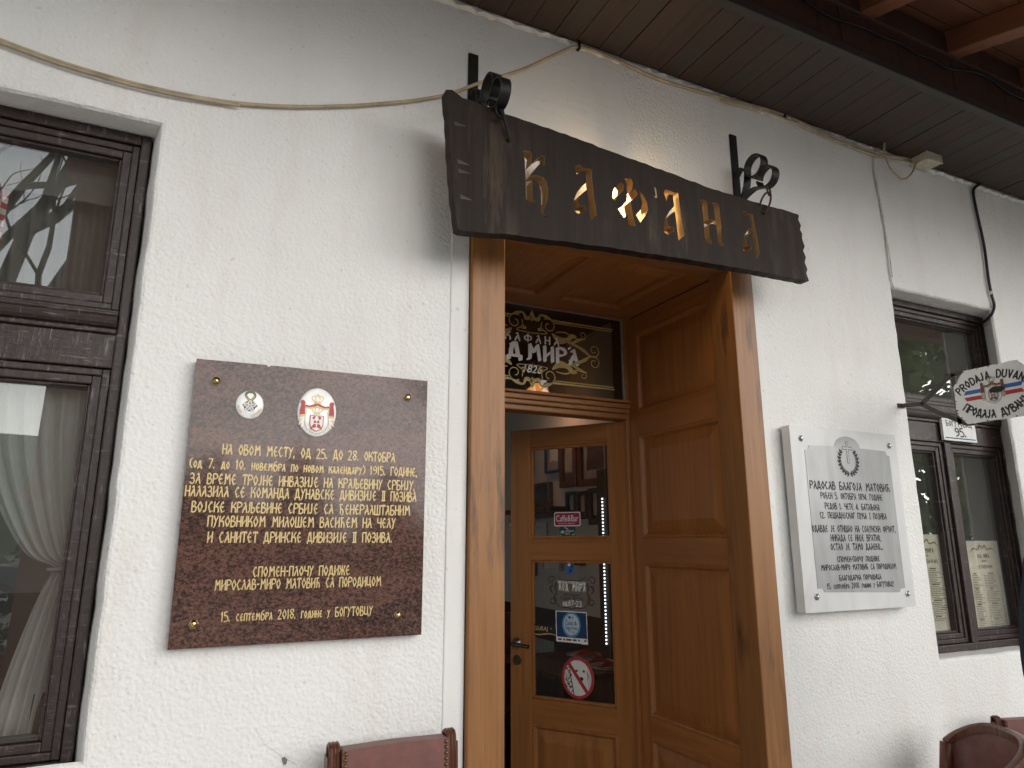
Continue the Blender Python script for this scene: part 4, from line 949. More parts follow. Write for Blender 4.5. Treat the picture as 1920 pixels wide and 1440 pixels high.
for path in ([(.0, 2.117), (.06, 2.112), (.095, 2.108)], [(.095, 2.108), (.16, 2.150), (.225, 2.198), (.24, 2.204), (.30, 2.206)], [(.095, 2.108), (.16, 2.062), (.265, 2.000), (.30, 1.996)], [(.242, 2.205), (.242, 2.0)]):
    P_ = [Vector((TX + .004, -u, v)) for u, v in path]
    for A_, B_ in zip(P_, P_[1:]):
        d = (B_ - A_).normalized(); n_ = Vector((1, 0, 0)).cross(d) * .0085
        br.add([A_ + n_, B_ + n_, B_ - n_, A_ - n_, A_ + n_ + Vector((.006, 0, 0)), B_ + n_ + Vector((.006, 0, 0)), B_ - n_ + Vector((.006, 0, 0)), A_ - n_ + Vector((.006, 0, 0))], [(0, 1, 2, 3), (7, 6, 5, 4), (0, 4, 5, 1), (1, 5, 6, 2), (2, 6, 7, 3), (3, 7, 4, 0)])
br.box(TX - .01, TX + .03, -.008, .12, 2.108, 2.126)
br.build('bracket', 'ironpaint', ts)
HYP = .072
hn = thing('house_number', 'small white enamel plate with blue edge and number 95 on the window transom', 'house number', (3.29, HYP, 2.0))
hf = wallfn(HYP)
c_ = [at(1763, 774, y=HYP), at(1825, 787, y=HYP), at(1826, 831, y=HYP), at(1765, 824, y=HYP)]
x0, x1, z1, z0 = c_[0].x, c_[1].x, c_[0].z - .005, c_[3].z
q = MB(); q.extr(wobble([(x0, z0), (x1, z0), (x1, z1), (x0, z1)], .02, .0012, 8), [], hf, -.01, .002); q.build('plate', 'enamel', hn, bevel=.001)
q = MB(); xc = (x0 + x1) / 2
for a, b in ((z1 - .009, z1 - .014), (z0 + .009, z0 + .014)): q.poly([hf(x0 + .01, a, .0026), hf(x1 - .01, a, .0026), hf(x1 - .01, b, .0026), hf(x0 + .01, b, .0026)], 1)
put_text(q, 'БОГУТОВАЦ', hf, x0 + .028, x1 - .028, z0 + .068, z0 + .068, .024, 0, nib_shape(.17, None, 0), .28, 1, .0026)
put_text(q, '95.', hf, xc - .035, xc + .045, z0 + .022, z0 + .022, .038, 0, nib_shape(.17, None, 0), .25, 1, .0026)
q.build('lettering', ['blackp', 'navy'], hn)

# ================================================================== stickers on the door glass (all on the pane, in the leaf's own axes)
def leaf_thing(name, label, cat, group=None): return thing(name, label, cat, (HX, HY, 0), group, DA)
lf = lambda u, v, w_: (u, -.0165 + w_, v)
lfm = lambda u, v, w_: (-u, -.0165 + w_, v)        # mirrored so that text reads left to right from outside
def lx(u): return -u                                # photo right = smaller u
def rrect(x0, x1, z0, z1, r_, n=5):
    o = []
    for cx, cz, a in ((x1 - r_, z1 - r_, 0), (x0 + r_, z1 - r_, 90), (x0 + r_, z0 + r_, 180), (x1 - r_, z0 + r_, 270)):
        o += [(cx + r_ * math.cos(R(a + 90 * k / n)), cz + r_ * math.sin(R(a + 90 * k / n))) for k in range(n + 1)]
    return o
def pl(mb, pts, w_, mi): mb.poly([lfm(a, b, w_) for a, b in pts], mi)
Z0_ = (0, 0, 0)
GRP = 'stickers on the glass of the oak door'
t = leaf_thing('sticker', 'crimson sticker with white edge reading Caffe&Bar on the upper door pane', 'sticker', GRP)
q = MB(); pl(q, rrect(-.383, -.246, 1.622, 1.688, .009), .0, 1); pl(q, rrect(-.379, -.250, 1.626, 1.684, .007), .0003, 0); q.build('backing', ['crimson', 'white'], t, loc=Z0_)
q = MB(); latin(q, 'Caffe&Bar', lfm, -.372, -.257, 1.644, .031, 0, .0006); latin(q, 'RESTAURANT SRBIJA 2018', lfm, -.358, -.275, 1.632, .005, 0, .0006); q.build('lettering', 'white', t, loc=Z0_)
t = leaf_thing('sticker', 'dark green sticker reading cashback world below the crimson one', 'sticker', GRP)
q = MB(); pl(q, [(-.355, 1.568), (-.272, 1.566), (-.272, 1.621), (-.355, 1.621)], 0, 0); q.build('backing', 'dgreen', t, loc=Z0_)
q = MB(); latin(q, 'cashback', lfm, -.327, -.281, 1.596, .010, 0, .0004); latin(q, 'world', lfm, -.327, -.302, 1.584, .010, 0, .0004); latin(q, 'cashbackworld.com', lfm, -.327, -.282, 1.574, .005, 0, .0004)
latin(q, 'cb', lfm, -.350, -.331, 1.590, .014, 0, .0004, 0, .02); q.build('lettering', 'white', t, loc=Z0_)
for pts_, mm_ in (([(-.330, 1.622), (-.322, 1.613), (-.310, 1.609)], 'pink'), ([(-.353, 1.580), (-.346, 1.576), (-.342, 1.568)], 'mint'), ([(-.274, 1.592), (-.280, 1.584), (-.290, 1.582)], 'mint')):
    q = MB(); draw(q, pts_, [.005, .005], lfm, 0, .0005); q.build('swoosh', mm_, t, loc=Z0_)
t = leaf_thing('sticker', 'small blue shield sticker with a white bird at the top of the lower door pane', 'sticker', GRP)
q = MB(); pl(q, [(-.328, 1.461), (-.283, 1.461), (-.284, 1.425), (-.290, 1.408), (-.304, 1.397), (-.318, 1.406), (-.326, 1.425)], 0, 0); q.build('backing', 'blue', t, loc=Z0_)
q = MB(); pl(q, [(-.318, 1.447), (-.305, 1.455), (-.300, 1.445), (-.310, 1.438)], .0004, 0); pl(q, ell(-.302, 1.420, .006, .007, 12), .0004, 1); pl(q, [(-.297, 1.450), (-.290, 1.438), (-.300, 1.430)], .0004, 1); q.build('emblem', ['white', 'blackp'], t, loc=Z0_)
t = leaf_thing('sticker', 'white opening hours lettering in a brown scroll frame on the lower door pane', 'sticker', GRP)
q = MB()
put_text(q, 'САМОСТАЛНА УГОСТИТЕЉСКА РАДЊА'.replace('Њ', 'Љ'), lfm, -.372, -.225, 1.363, 1.359, .010, 0, nib_shape(.2, .1, R(30)), .25); put_text(q, 'КОД МИРА', lfm, -.362, -.230, 1.330, 1.328, .031, 0, nib_shape(.17, .09, R(30)), .34)
put_text(q, 'од', lfm, -.344, -.322, 1.262, 1.262, .024, 0, mid, .2); put_text(q, '07-23', lfm, -.316, -.252, 1.262, 1.261, .024, 0, mid, .25); q.build('lettering', 'white', t, loc=Z0_)
q = MB(); C0 = -.299
put_text(q, 'ПРИЈАВЉЕНО', lfm, C0 - .04, C0 + .04, 1.305, 1.305, .012, 0, mid, .25); put_text(q, 'РАДНО ВРЕМЕ', lfm, C0 - .058, C0 + .058, 1.288, 1.288, .013, 0, mid, .25)
for s_ in (1, -1):
    X = lambda a: C0 + s_ * a
    draw(q, [(X(a), b) for a, b in ((0, 1.377), (.035, 1.374), (.062, 1.384), (.070, 1.396))], [.004, .005, .003], lfm); draw(q, [(X(a), b) for a, b in spiral((.104, 1.375), .020, 1.1, 3.0, -1)], [.007, .004], lfm)
    draw(q, [(X(a), b) for a, b in ((.075, 1.372), (.084, 1.345), (.079, 1.32), (.090, 1.30), (.085, 1.276), (.062, 1.258))], [.005, .009, .006, .010, .006, .004], lfm)
    draw(q, [(X(a), b) for a, b in spiral((.098, 1.284), .020, 1.1, 2.2, 1)], [.007, .004], lfm); draw(q, [(X(a), b) for a, b in ((.084, 1.345), (.100, 1.35), (.11, 1.335), (.098, 1.318))], [.003, .012, .004], lfm)
    draw(q, [(X(a), b) for a, b in ((0, 1.247), (.02, 1.254), (.045, 1.254), (.068, 1.258))], [.003, .005, .003], lfm)
q.build('ornament', 'brownv', t, loc=Z0_)
t = leaf_thing('sticker', 'square blue hygiene sticker with a pale disc reading Cisto & Sigurno', 'sticker', GRP)
q = MB(); pl(q, wobble([(-.381, 1.103), (-.222, 1.099), (-.226, 1.238), (-.383, 1.239)], .02, .0012, 5), 0, 1); pl(q, [(-.377, 1.125), (-.226, 1.123), (-.229, 1.234), (-.379, 1.235)], .0003, 0)
pl(q, ell(-.303, 1.180, .047, .056, 32), .0006, 2); pl(q, ell(-.303, 1.181, .039, .047, 32), .0009, 3); q.build('backing', ['navy', 'white', 'cyan', plain('pale_blue_vinyl', (.5, .62, .72), .4, bump=0)], t, loc=Z0_)
q = MB(); latin(q, 'Čisto &', lfm, -.334, -.275, 1.178, .020, 0, .0012, 0, .015); latin(q, 'Sigurno', lfm, -.333, -.273, 1.159, .016, 0, .0012, 0, .015); pl(q, ell(-.311, 1.212, .007, .006, 12), .0012, 0); pl(q, ell(-.296, 1.210, .003, .005, 12), .0012, 0)
for k, (a, b, mi) in enumerate(((-.372, -.352, 0), (-.345, -.335, 1), (-.330, -.304, 1), (-.297, -.278, 0), (-.271, -.262, 0), (-.240, -.230, 0))): pl(q, [(a, 1.110), (b, 1.110), (b, 1.118), (a, 1.118)], .0006, mi)
latin(q, 'SRBIJA', lfm, -.322, -.284, 1.147, .006, 1, .0012); q.build('lettering', [plain('deep_blue_print', (.01, .10, .30), .5, bump=0), 'crimson'], t, loc=Z0_)
t = leaf_thing('sticker', 'black strip sticker with gold word GURAJ beside the door handle', 'sticker', GRP)
q = MB(); pl(q, [(-.502, 1.130), (-.384, 1.131), (-.384, 1.172), (-.502, 1.176)], 0, 0); draw(q, [(-.502, 1.132), (-.47, 1.128), (-.42, 1.134), (-.384, 1.130)], [.003, .006, .003], lfm, 1, .0004); q.build('backing', ['blackp', 'gold'], t, loc=Z0_)
q = MB(); latin(q, 'GURAJ', lfm, -.495, -.425, 1.147, .018, 0, .0004, 0, .015); latin(q, 'b', lfm, -.409, -.402, 1.153, .010, 0, .0004); q.build('lettering', 'gold', t, loc=Z0_)
t = leaf_thing('sticker', 'round red no-dogs sticker with a white puppy at the bottom of the door glass', 'sticker', GRP)
q = MB(); dc = (-.276, .955); pl(q, ell(*dc, .079, .088, 40), 0, 0); q.build('backing', plain('print_pale', (.62, .63, .62), .4, bump=0, var=.12, scale=40), t, loc=Z0_)
q = MB(); o_ = [(a, b) for a, b in ((-.296, 1.030), (-.262, 1.034), (-.238, 1.015), (-.226, .985), (-.222, .955), (-.228, .925), (-.236, .900), (-.262, .875), (-.290, .872), (-.315, .895), (-.322, .935), (-.318, .98))]
pl(q, [(p.x, p.y) for p in smooth_path([(*p, 0) for p in o_ + o_[:1]], 3)], .0004, 0)
g = random.Random(5)
for k in range(60):
    a, b = g.uniform(-.345, -.305), g.uniform(.90, 1.0)
    if (a - dc[0]) ** 2 / .0055 + (b - dc[1]) ** 2 / .0068 > .85: continue
    r_ = g.uniform(.002, .005); pl(q, [(a + r_ * math.cos(i * 1.25) * g.uniform(.5, 1.2), b + r_ * math.sin(i * 1.25)) for i in range(5)], .0005 + k * 1e-5, 1 if k % 3 else 2)
for k in range(5): draw(q, [(-.318 + .004 * k, .985 - .02 * k), (-.312 + .004 * k, .965 - .02 * k), (-.322 + .004 * k, .945 - .018 * k)], [.005, .003], lfm, 1, .0008)
for a, b, r_ in ((-.281, .985, .0062), (-.246, .985, .0062), (-.258, .952, .0095)): pl(q, ell(a, b, r_, r_ * .9, 12), .0010, 1)
pl(q, ell(-.279, .987, .0016, .0016, 8), .0012, 0); pl(q, ell(-.244, .987, .0016, .0016, 8), .0012, 0)
draw(q, [(-.232, .985), (-.226, .965), (-.230, .945)], [.002, .004, .001], lfm, 1, .0009); draw(q, [(-.258, .945), (-.262, .935), (-.275, .934)], [.002, .002], lfm, 1, .0009)
q.build('puppy', [plain('print_white', (.74, .75, .74), .4, bump=0, var=.05), 'blackp', 'grey'], t, loc=Z0_)
q = MB(); N_ = 44; o1, o2_ = ell(*dc, .079, .088, N_), ell(*dc, .067, .075, N_)
q.add([lfm(*p, .0016) for p in o1 + o2_], [(i, (i + 1) % N_, N_ + (i + 1) % N_, N_ + i) for i in range(N_)])
a, b = (-.322, 1.018), (-.228, .893); d = Vector((b[0] - a[0], b[1] - a[1])).normalized(); n_ = (-d.y * .0075, d.x * .0075)
pl(q, [(a[0] + n_[0], a[1] + n_[1]), (b[0] + n_[0], b[1] + n_[1]), (b[0] - n_[0], b[1] - n_[1]), (a[0] - n_[0], a[1] - n_[1])], .0018, 0); q.build('prohibition_ring', plain('sticker_red', (.42, .035, .05), .4, bump=0, var=.2, scale=40), t, loc=Z0_)

# ================================================================== inside the dining room
XW = 2.612
def pic(name, px0, py0, px1, py1, label, mats, fw_=.03, lean=0):
    a = at(px0, (py0 + py1) / 2, x=XW); b = at(px1, (py0 + py1) / 2, x=XW); zt = at((px0 + px1) / 2, py0, x=XW).z; zb = at((px0 + px1) / 2, py1, x=XW).z
    y1_, y0_ = a.y, b.y
    t = thing('framed_picture', label, 'picture', (XW, (y0_ + y1_) / 2, zb), 'framed pictures on the dining room wall')
    f = MB(); yy0, yy1, c0, c1 = y0_, y1_, zb, zt
    for (A0, A1, B0, B1) in ((yy0, yy0 + fw_, c0, c1), (yy1 - fw_, yy1, c0, c1), (yy0 + fw_, yy1 - fw_, c0, c0 + fw_), (yy0 + fw_, yy1 - fw_, c1 - fw_, c1)): f.box(XW - .035, XW + .004, A0, A1, B0, B1)
    f.build('frame', mats[0], t, bevel=.004)
    f = MB().box(XW - .012, XW + .003, yy0 + fw_, yy1 - fw_, c0 + fw_, c1 - fw_); f.build('canvas', mats[1], t)
    if len(mats) > 2:
        w2, h2 = (yy1 - yy0) * .24, (c1 - c0) * .26
        q = MB(); q.poly([(XW - .0135, y, z) for y, z in wobble([(yy0 + w2, c0 + h2), (yy1 - w2, c0 + h2), (yy1 - w2, c1 - h2 * .5), (yy0 + w2, c1 - h2 * .5)], .05, .008, int(px0))]); q.build('sheet', mats[2], t)
dpic = plain('brown_painting', (.10, .06, .055), .5, var=.7, scale=7); dland = plain('dark_landscape', (.055, .065, .075), .4, var=.8, scale=6); parch = plain('parchment', (.34, .32, .29), .7, var=.3, scale=9)
pic('a', 984, 818, 1001.5, 893, 'dark maroon framed picture at the far end of the dining room wall', ['crimson', 'dpic' if False else dpic], .03)
pic('b', 1027, 806, 1055, 886, 'picture in a thin slate blue frame beside the tall parchment', ['navy', parch, 'wpaper'], .016)
pic('c', 1055, 805, 1086, 914, 'tall dark gilt frame holding a torn parchment', ['mahog', dpic, parch], .045)
pic('d', 1089, 800, 1150, 910, 'large picture in a wide pale mount nearest the door leaf', ['mahog', parch, dpic], .05)
pic('e', 1001.5, 906, 1036, 948, 'small landscape in a gilt frame leaning on the shelf', ['nail', dland], .022)
pic('f', 1067, 922, 1086, 968, 'small glazed photograph in a dark frame left of its pair', ['dark', 'carglass', parch], .025)
pic('g', 1088, 921, 1107, 973, 'glazed photograph in a dark frame right of its pair', ['dark', 'carglass', parch], .025)
pic('h', 1110, 915, 1132, 984, 'glazed photograph in a broad black frame nearest the light strip', ['dark', 'carglass', parch], .035)
pic('i', 1022, 1046, 1055, 1069, 'plain white sheet in a thin frame above the dark wainscot', ['wpaper', 'wpaper'], .01)
pic('j', 1077, 1046, 1098, 1060, 'small brown framed picture under the row of photographs', ['mahog', dpic], .015)
pic('k', 990, 1046, 1007, 1079, 'narrow gilt frame at the left of the lower door pane', ['nail', dland], .02)
def yzx(px, py): p = at(px, py, x=XW); return p.y, p.z
a, b = yzx(990, 952), yzx(1068, 961); sh = thing('shelf', 'carved dark shelf with a silver lace edge under the small landscape', 'shelf', (XW - .1, (a[0] + b[0]) / 2, a[1] - .1))
zt = yzx(1030, 953)[1]
MB().box(XW - .16, XW + .004, b[0], a[0] + .1, zt - .04, zt).box(XW - .13, XW + .004, b[0] + .03, a[0] + .07, zt - .07, zt - .04).build('board', 'mahog', sh, bevel=.005)
q = MB(); g = random.Random(9)
for k in range(150):
    y = g.uniform(yzx(1040, 970)[0], a[0] + .08); z = zt - .07 - g.uniform(0, .085); r_ = .007; q.poly([(XW - .135 + g.uniform(-.01, .01), y + r_ * math.cos(i * 2.1 + k), z + r_ * math.sin(i * 2.1 + k)) for i in range(3)])
q.build('lace_edge', 'chrome', sh)
q = MB(); c_ = yzx(1022, 946)
for k in range(3): q.box(XW - .14, XW - .02, c_[0] - .15 + .03 * k, c_[0] + .08 - .02 * k, zt + .001 + .022 * k, zt + .022 + .022 * k)
tag(q.build('book_stack', 'brownv', bevel=.003), 'three old books lying in a stack on the carved shelf', 'books')
q = MB(); a, b = yzx(1006, 980), yzx(1027, 1012); q.box(XW - .012, XW - .001, b[0], a[0], b[1], a[1]); tag(q.build('notice_sheet', 'wpaper'), 'white notice sheet pinned to the wall below the shelf', 'notice')
q = MB(); a, b = yzx(999, 1193), yzx(1042, 1236); q.box(XW - .012, XW - .002, b[0], a[0] + .08, b[1] - .02, a[1]); tag(q.build('wall_panel', plain('pale_grey_panel', (.35, .37, .38), .5)), 'pale grey panel low on the wainscot behind the door handle side', 'panel')
ls = thing('light_strip', 'vertical strip of white led lights behind the right edge of the door glass', 'light strip', (2.56, 2.0, .9))  # glowing strip stands in for a streak reflected in the glass
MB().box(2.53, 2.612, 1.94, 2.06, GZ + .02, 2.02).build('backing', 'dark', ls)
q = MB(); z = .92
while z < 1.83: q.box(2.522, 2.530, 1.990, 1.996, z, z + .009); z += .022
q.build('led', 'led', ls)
pd = thing('pendant_lamp', 'glowing amber glass lamp hanging in the dining room behind the transom', 'lamp', (2.31, 2.5, 2.55))
q = MB(); q.lathe([(.02, .09), (.04, .07), (.10, .02), (.125, -.03), (.12, -.04)], (2.31, 2.5, 2.60), 'z', 20); q.build('shade', 'amber', pd, smooth=True)
MB().tube([(2.31, 2.5, 2.69), (2.31, 2.5, 3.05)], .006).build('rod', 'nail', pd)
al = bpy.data.lights.new('pendant_light', 'POINT'); al.energy = .4; al.color = (1, .82, .62); al.shadow_soft_size = .08
ao = bpy.data.objects.new('pendant_light', al); COL.objects.link(ao); ao.parent = pd; ao.location = (0, 0, -.06)
tb_ = thing('dining_table', 'dark dining table laid with plates seen through the door glass', 'table', (2.3, 1.95, GZ))
MB().box(1.98, 2.6, 1.60, 2.42, .80, .83).build('tabletop', 'mahog', tb_, bevel=.005)
for x in (2.02, 2.56):
    for y in (1.64, 2.38): MB().box(x - .025, x + .025, y - .025, y + .025, GZ, .80).build('leg', 'mahog', tb_)
for i, (px, py, lb) in enumerate(((1128, 1224, 'white plate with a red napkin at the far side of the laid table'), (1120, 1240, 'white plate with a red napkin in the middle of the laid table'), (1152, 1252, 'white plate with a red napkin nearest the door hinge'))):
    p = at(px, py, z=.845); p.x = min(p.x, 2.46); p.y = max(p.y, 1.72)
    t = thing('plate', lb, 'plate', (p.x, p.y, .8305), 'plates laid on the dining table')
    q = MB(); q.lathe([(0, .003), (.07, .003), (.115, .016), (.118, .014), (.07, 0), (0, 0)], (0, 0, 0), 'z', 28); q.build('dish', 'porcelain', t, loc=Z0_, smooth=True)
    q = MB(); q.add([(-.07, -.02, .012), (.08, -.035, .014), (.085, .03, .013), (-.06, .02, .012), (0, 0, .05)], [(0, 1, 4), (1, 2, 4), (2, 3, 4), (3, 0, 4)]); q.build('napkin', 'napkin', t, loc=Z0_)

# ================================================================== chairs
def make_chair():
    """high back chair facing -y, leather pad between reeded mahogany posts; back top at z = 1.0, origin on the floor under the back"""
    t = thing('dining_chair', '', 'chair')
    W = .16
    q = MB()
    pts = [(-W + .02, .56), (W - .02, .56), (W - .016, .986), (.0, .989), (-W + .016, .986)]
    q.extr([(a, b) for a, b in pts], [], lambda u, v, w_: (u, w_ + (v - .5) * .06, v), -.03, .012); q.build('back_pad', 'leather', t, loc=Z0_, bevel=.006)
    for s_ in (-1, 1):
        q = MB(); n = 18
        for k in range(3):      # reeds
            x = s_ * (W - .010 + .0092 * k)
            pr_ = [Vector((x, -.012 + (z - .5) * .06 + (.012 * max(0, (z - .95) / .05) ** 2), z)) for z in [.35 + .635 * i / n for i in range(n + 1)]]
            q.tube(pr_ + [pr_[-1] + Vector((0, .006, .006)), pr_[-1] + Vector((0, .018, .008)), pr_[-1] + Vector((0, .028, .003)), pr_[-1] + Vector((0, .030, -.02))], .0060, 8)
        q.box(s_ * (W - .02), s_ * (W + .018), -.01, .024, .30, .97, 0, lambda x, y, z: (x, y + (z - .5) * .06, z))
        q.build('back_post', 'mahog', t, loc=Z0_, smooth=40)
        q = MB()
        for i in range(32):
            z = .978 - .0130 * i; q.lathe([(0, -.0052), (.0032, -.0044), (.0052, -.002), (.0055, 0)], (s_ * (W - .024), -.0305 + (z - .5) * .06, z), 'y', 10)
        q.build('nail_row', 'nail', t, loc=Z0_, smooth=True)
        q = MB(); q.tube([(s_ * (W - .005), .0, .40), (s_ * W, .03, .2), (s_ * (W + .005), .07, 0)], [.018, .017, .014], 8); q.build('leg', 'mahog', t, loc=Z0_, smooth=True)
        q = MB(); q.tube([(s_ * (W - .0), -.40, .40), (s_ * W, -.405, .2), (s_ * W, -.41, 0)], [.020, .018, .013], 8); q.build('leg', 'mahog', t, loc=Z0_, smooth=True)
    MB().box(-W - .01, W + .01, -.43, .0, .37, .42).build('seat_frame', 'mahog', t, loc=Z0_, bevel=.004)
    MB().box(-W, W, -.42, -.03, .42, .47).build('seat', 'leather', t, loc=Z0_, bevel=.018)
    MB().box(-W, W, -.012, .012, .52, .565).build('back_rail', 'mahog', t, loc=Z0_, bevel=.004)
    return t
def copy_tree(o, parent=None):
    c = o.copy(); COL.objects.link(c)
    if parent is not None: c.parent = parent; c.matrix_parent_inverse = Matrix()
    for ch in list(o.children): copy_tree(ch, c)
    return c
ch0 = make_chair(); relabel(ch0, 'maroon leather chair with brass nails standing left of the oak door'); ch0['group'] = 'maroon leather dining chairs'
ch0.location = (.541, -.125, GZ - .0); ch0.scale = (.925, 1, .984)
for (x, y, rz_, lb) in ((3.02, -.19, R(-20), 'dark reeded chair cut off at the right edge of the picture'), (2.42, 1.50, R(180), 'dining chair tucked in at the laid table near the door'), (2.05, 2.62, R(0), 'dining chair at the far side of the laid table')):
    c = copy_tree(ch0); c.location = (x, y, GZ); c.rotation_euler.z = rz_; c['label'] = lb
    if x == 3.02: c.scale = (.8, .8, .8)
# round-backed armchair, lower right
ac = thing('tub_chair', 'round-backed chair with polished wooden rim and maroon leather at the lower right', 'chair', (2.59, -.288, GZ), None, -2.122)
def rim(t):       # t -1..1 round the back; returns top edge point
    a = t * R(98); rx, ry = .18, .117
    x, y = rx * math.sin(a), ry * math.cos(a)
    z = .811 - .125 * max(0, abs(t) - .3) ** 1.5
    return Vector((x, y - .05, z))
n = 36; T = [-1 + 2 * k / n for k in range(n + 1)]
q = MB(); tops = [rim(t) for t in T]
path = []; 
for i, p in enumerate(tops):      # flat polished rim rail, wide on top
    o_ = Vector((p.x, p.y + .05, 0)).normalized(); path.append((p, o_))
vs_ = []; fs = []
for p, o_ in path: vs_ += [p - o_ * .012 + Vector((0, 0, -.022)), p - o_ * .012 + Vector((0, 0, .002)), p + Vector((0, 0, .010)), p + o_ * .02 + Vector((0, 0, .004)), p + o_ * .024 + Vector((0, 0, -.022))]
for i in range(n):
    for k in range(5): fs.append((i * 5 + k, i * 5 + (k + 1) % 5, (i + 1) * 5 + (k + 1) % 5, (i + 1) * 5 + k))
fs += [(0, 1, 2, 3, 4), tuple(n * 5 + k for k in (4, 3, 2, 1, 0))]
q.add(vs_, fs); q.build('rim_rail', 'mahog', ac, loc=Z0_, smooth=50)
q = MB(); vs_ = []; fs = []
lo_t = [k for k in range(n + 1)]
for (p, o_) in path:
    for f, ins in ((0, .0), (.25, .012), (.5, .016), (.75, .012), (1, 0)): vs_.append(p - o_ * (.004 + ins) + Vector((0, 0, -.02 - f * (.36 - .0 * abs(p.x)))))
for i in range(n):
    for k in range(4): fs.append((i * 5 + k, (i + 1) * 5 + k, (i + 1) * 5 + k + 1, i * 5 + k + 1))
q.add(vs_, fs); q.build('inner_back', 'leather', ac, loc=Z0_, smooth=True)
q = MB(); vs_ = []; fs = []
for (p, o_) in path: vs_ += [p + o_ * .016 + Vector((0, 0, -.02)), p + o_ * .012 + Vector((0, 0, -.40))]
for i in range(n): fs.append((2 * i, 2 * i + 1, 2 * i + 3, 2 * i + 2))
q.add(vs_, fs); q.build('outer_back', 'mahog', ac, loc=Z0_, smooth=True)
for s_ in (0, n):
    p, o_ = path[s_]; q = MB(); q.tube([p + Vector((0, 0, -.005)), p + Vector((0, -.012, -.10)), p + Vector((0, -.005, -.25)), p + Vector((0, 0, -.42)), Vector((p.x, p.y, 0))], [.022, .024, .022, .02, .014], 10); q.build('front_post', 'mahog', ac, loc=Z0_, smooth=True)
for s_ in (-1, 1):
    q = MB(); q.tube([(s_ * .10, .03, .45), (s_ * .11, .06, 0)], [.018, .014], 8); q.build('leg', 'mahog', ac, loc=Z0_, smooth=True)
q = MB(); q.extr([(.165 * math.cos(t), .125 * math.sin(t) - .075) for t in [2 * math.pi * k / 28 for k in range(28)]], [], lambda u, v, w_: (u, v, w_), .42, .50); q.build('seat', 'leather', ac, loc=Z0_, bevel=.015)

# ================================================================== left window: curtains, bottle rack
def cloth(name, mat, rows, label, y=.20, depth=.018, nf=9, cols=60, parent=None, solid=False):
    """hanging cloth; rows = (z, xl, xr) from top down; folds run down it"""
    vs_ = []; fs = []; P_ = smooth_path([(xl, xr, z) for z, xl, xr in rows], 6); nr = len(P_)
    for p in P_:
        for c in range(cols + 1):
            f = c / cols; wd = abs(p.y - p.x); d = depth * min(1, wd / .15 + .25)
            vs_.append((p.x + (p.y - p.x) * f, y + d * math.sin(f * nf * 2 * math.pi + .5 * math.sin(9 * f)) + .3 * d * math.sin(f * nf * 4.6 * math.pi + p.z * 2), p.z))
    for i in range(nr - 1):
        for c in range(cols): k = i * (cols + 1) + c; fs.append((k, k + 1, k + cols + 2, k + cols + 1))
    q = MB(); q.add(vs_, fs); o = q.build(name, mat, smooth=True, recalc=False); tag(o, label, 'curtain'); return o
cu = cloth('curtain', 'sheer', [(1.97, -.48, -.17), (1.80, -.455, -.17), (1.65, -.40, -.17), (1.53, -.33, -.175), (1.495, -.268, -.185), (1.488, -.262, -.188), (1.478, -.264, -.186), (1.40, -.29, -.175), (1.25, -.325, -.17), (1.10, -.35, -.17)], 'sheer white curtain tied back in the lower pane of the left window', .19, .014, 8)
q = MB(); q.tube(smooth_path([(-.272, .178, 1.484), (-.23, .166, 1.486), (-.18, .17, 1.490)], 5), .006, 8); q.build('tie_back', 'grey', cu, loc=Z0_, smooth=True)
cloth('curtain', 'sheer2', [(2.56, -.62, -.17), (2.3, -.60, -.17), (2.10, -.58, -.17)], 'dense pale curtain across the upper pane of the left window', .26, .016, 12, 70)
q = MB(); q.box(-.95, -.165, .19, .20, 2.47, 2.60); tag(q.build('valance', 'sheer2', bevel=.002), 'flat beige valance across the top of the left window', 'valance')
cloth('curtain', 'gingham', [(2.50, -.60, -.485), (2.3, -.60, -.487), (2.2, -.60, -.49)], 'strip of red checked curtain at the left edge of the upper pane', .21, .008, 3, 24)
wrk = thing('wine_rack', 'black iron scrolled wine rack standing inside the left window', 'rack', (-.3, .24, 1.06))
q = MB(); q.tube(smooth_path([(-.50, .22, 1.24), (-.40, .22, 1.225), (-.33, .22, 1.235), (-.285, .22, 1.215), (-.252, .22, 1.212), (-.236, .22, 1.228), (-.238, .22, 1.25), (-.252, .22, 1.256), (-.266, .22, 1.246), (-.266, .22, 1.236)], 7), .0038, 8)
q.tube(smooth_path([(-.285, .24, 1.42), (-.30, .24, 1.40), (-.303, .24, 1.375), (-.288, .24, 1.355), (-.262, .24, 1.36), (-.25, .24, 1.38)], 7), .003, 8); q.tube([(-.30, .24, 1.37), (-.30, .24, 1.06)], .0035, 8)
q.build('scroll', 'iron', wrk, smooth=True)
q = MB(); q.band(smooth_path([(-.255, .20, 1.07), (-.255, .185, 1.13), (-.255, .20, 1.19), (-.255, .25, 1.205), (-.255, .30, 1.17), (-.255, .30, 1.07)], 6), .011, .004); q.build('strap', 'iron', wrk, smooth=30)
wb = thing('wine_bottle', 'dark wine bottle with cream label lying in the window rack', 'bottle', (-.35, .245, 1.15))
prof = [(.0, -.205), (.036, -.205), (.041, -.20), (.041, -.02), (.030, .03), (.0145, .06), (.0145, .12), (0, .12)]
q = MB(); q.lathe([(a, -b) for a, b in prof], (-.42, .247, 1.148), 'x', 24); ob = q.build('glass', 'bottle', wb, smooth=50)
q = MB(); n = 20; vs_ = []
for x in (-.36, -.26): vs_ += [(x, .247 + .0416 * math.cos(t), 1.148 + .0416 * math.sin(t)) for t in [R(80 + 150 * k / n) for k in range(n + 1)]]
q.add(vs_, [(k, k + 1, n + 2 + k, n + 1 + k) for k in range(n)]); q.build('bottle_label', 'wpaper', wb, smooth=True)
MB().box(-.95, -.16, .14, .40, 1.052, 1.066).build('window_board', 'incolour', wl)

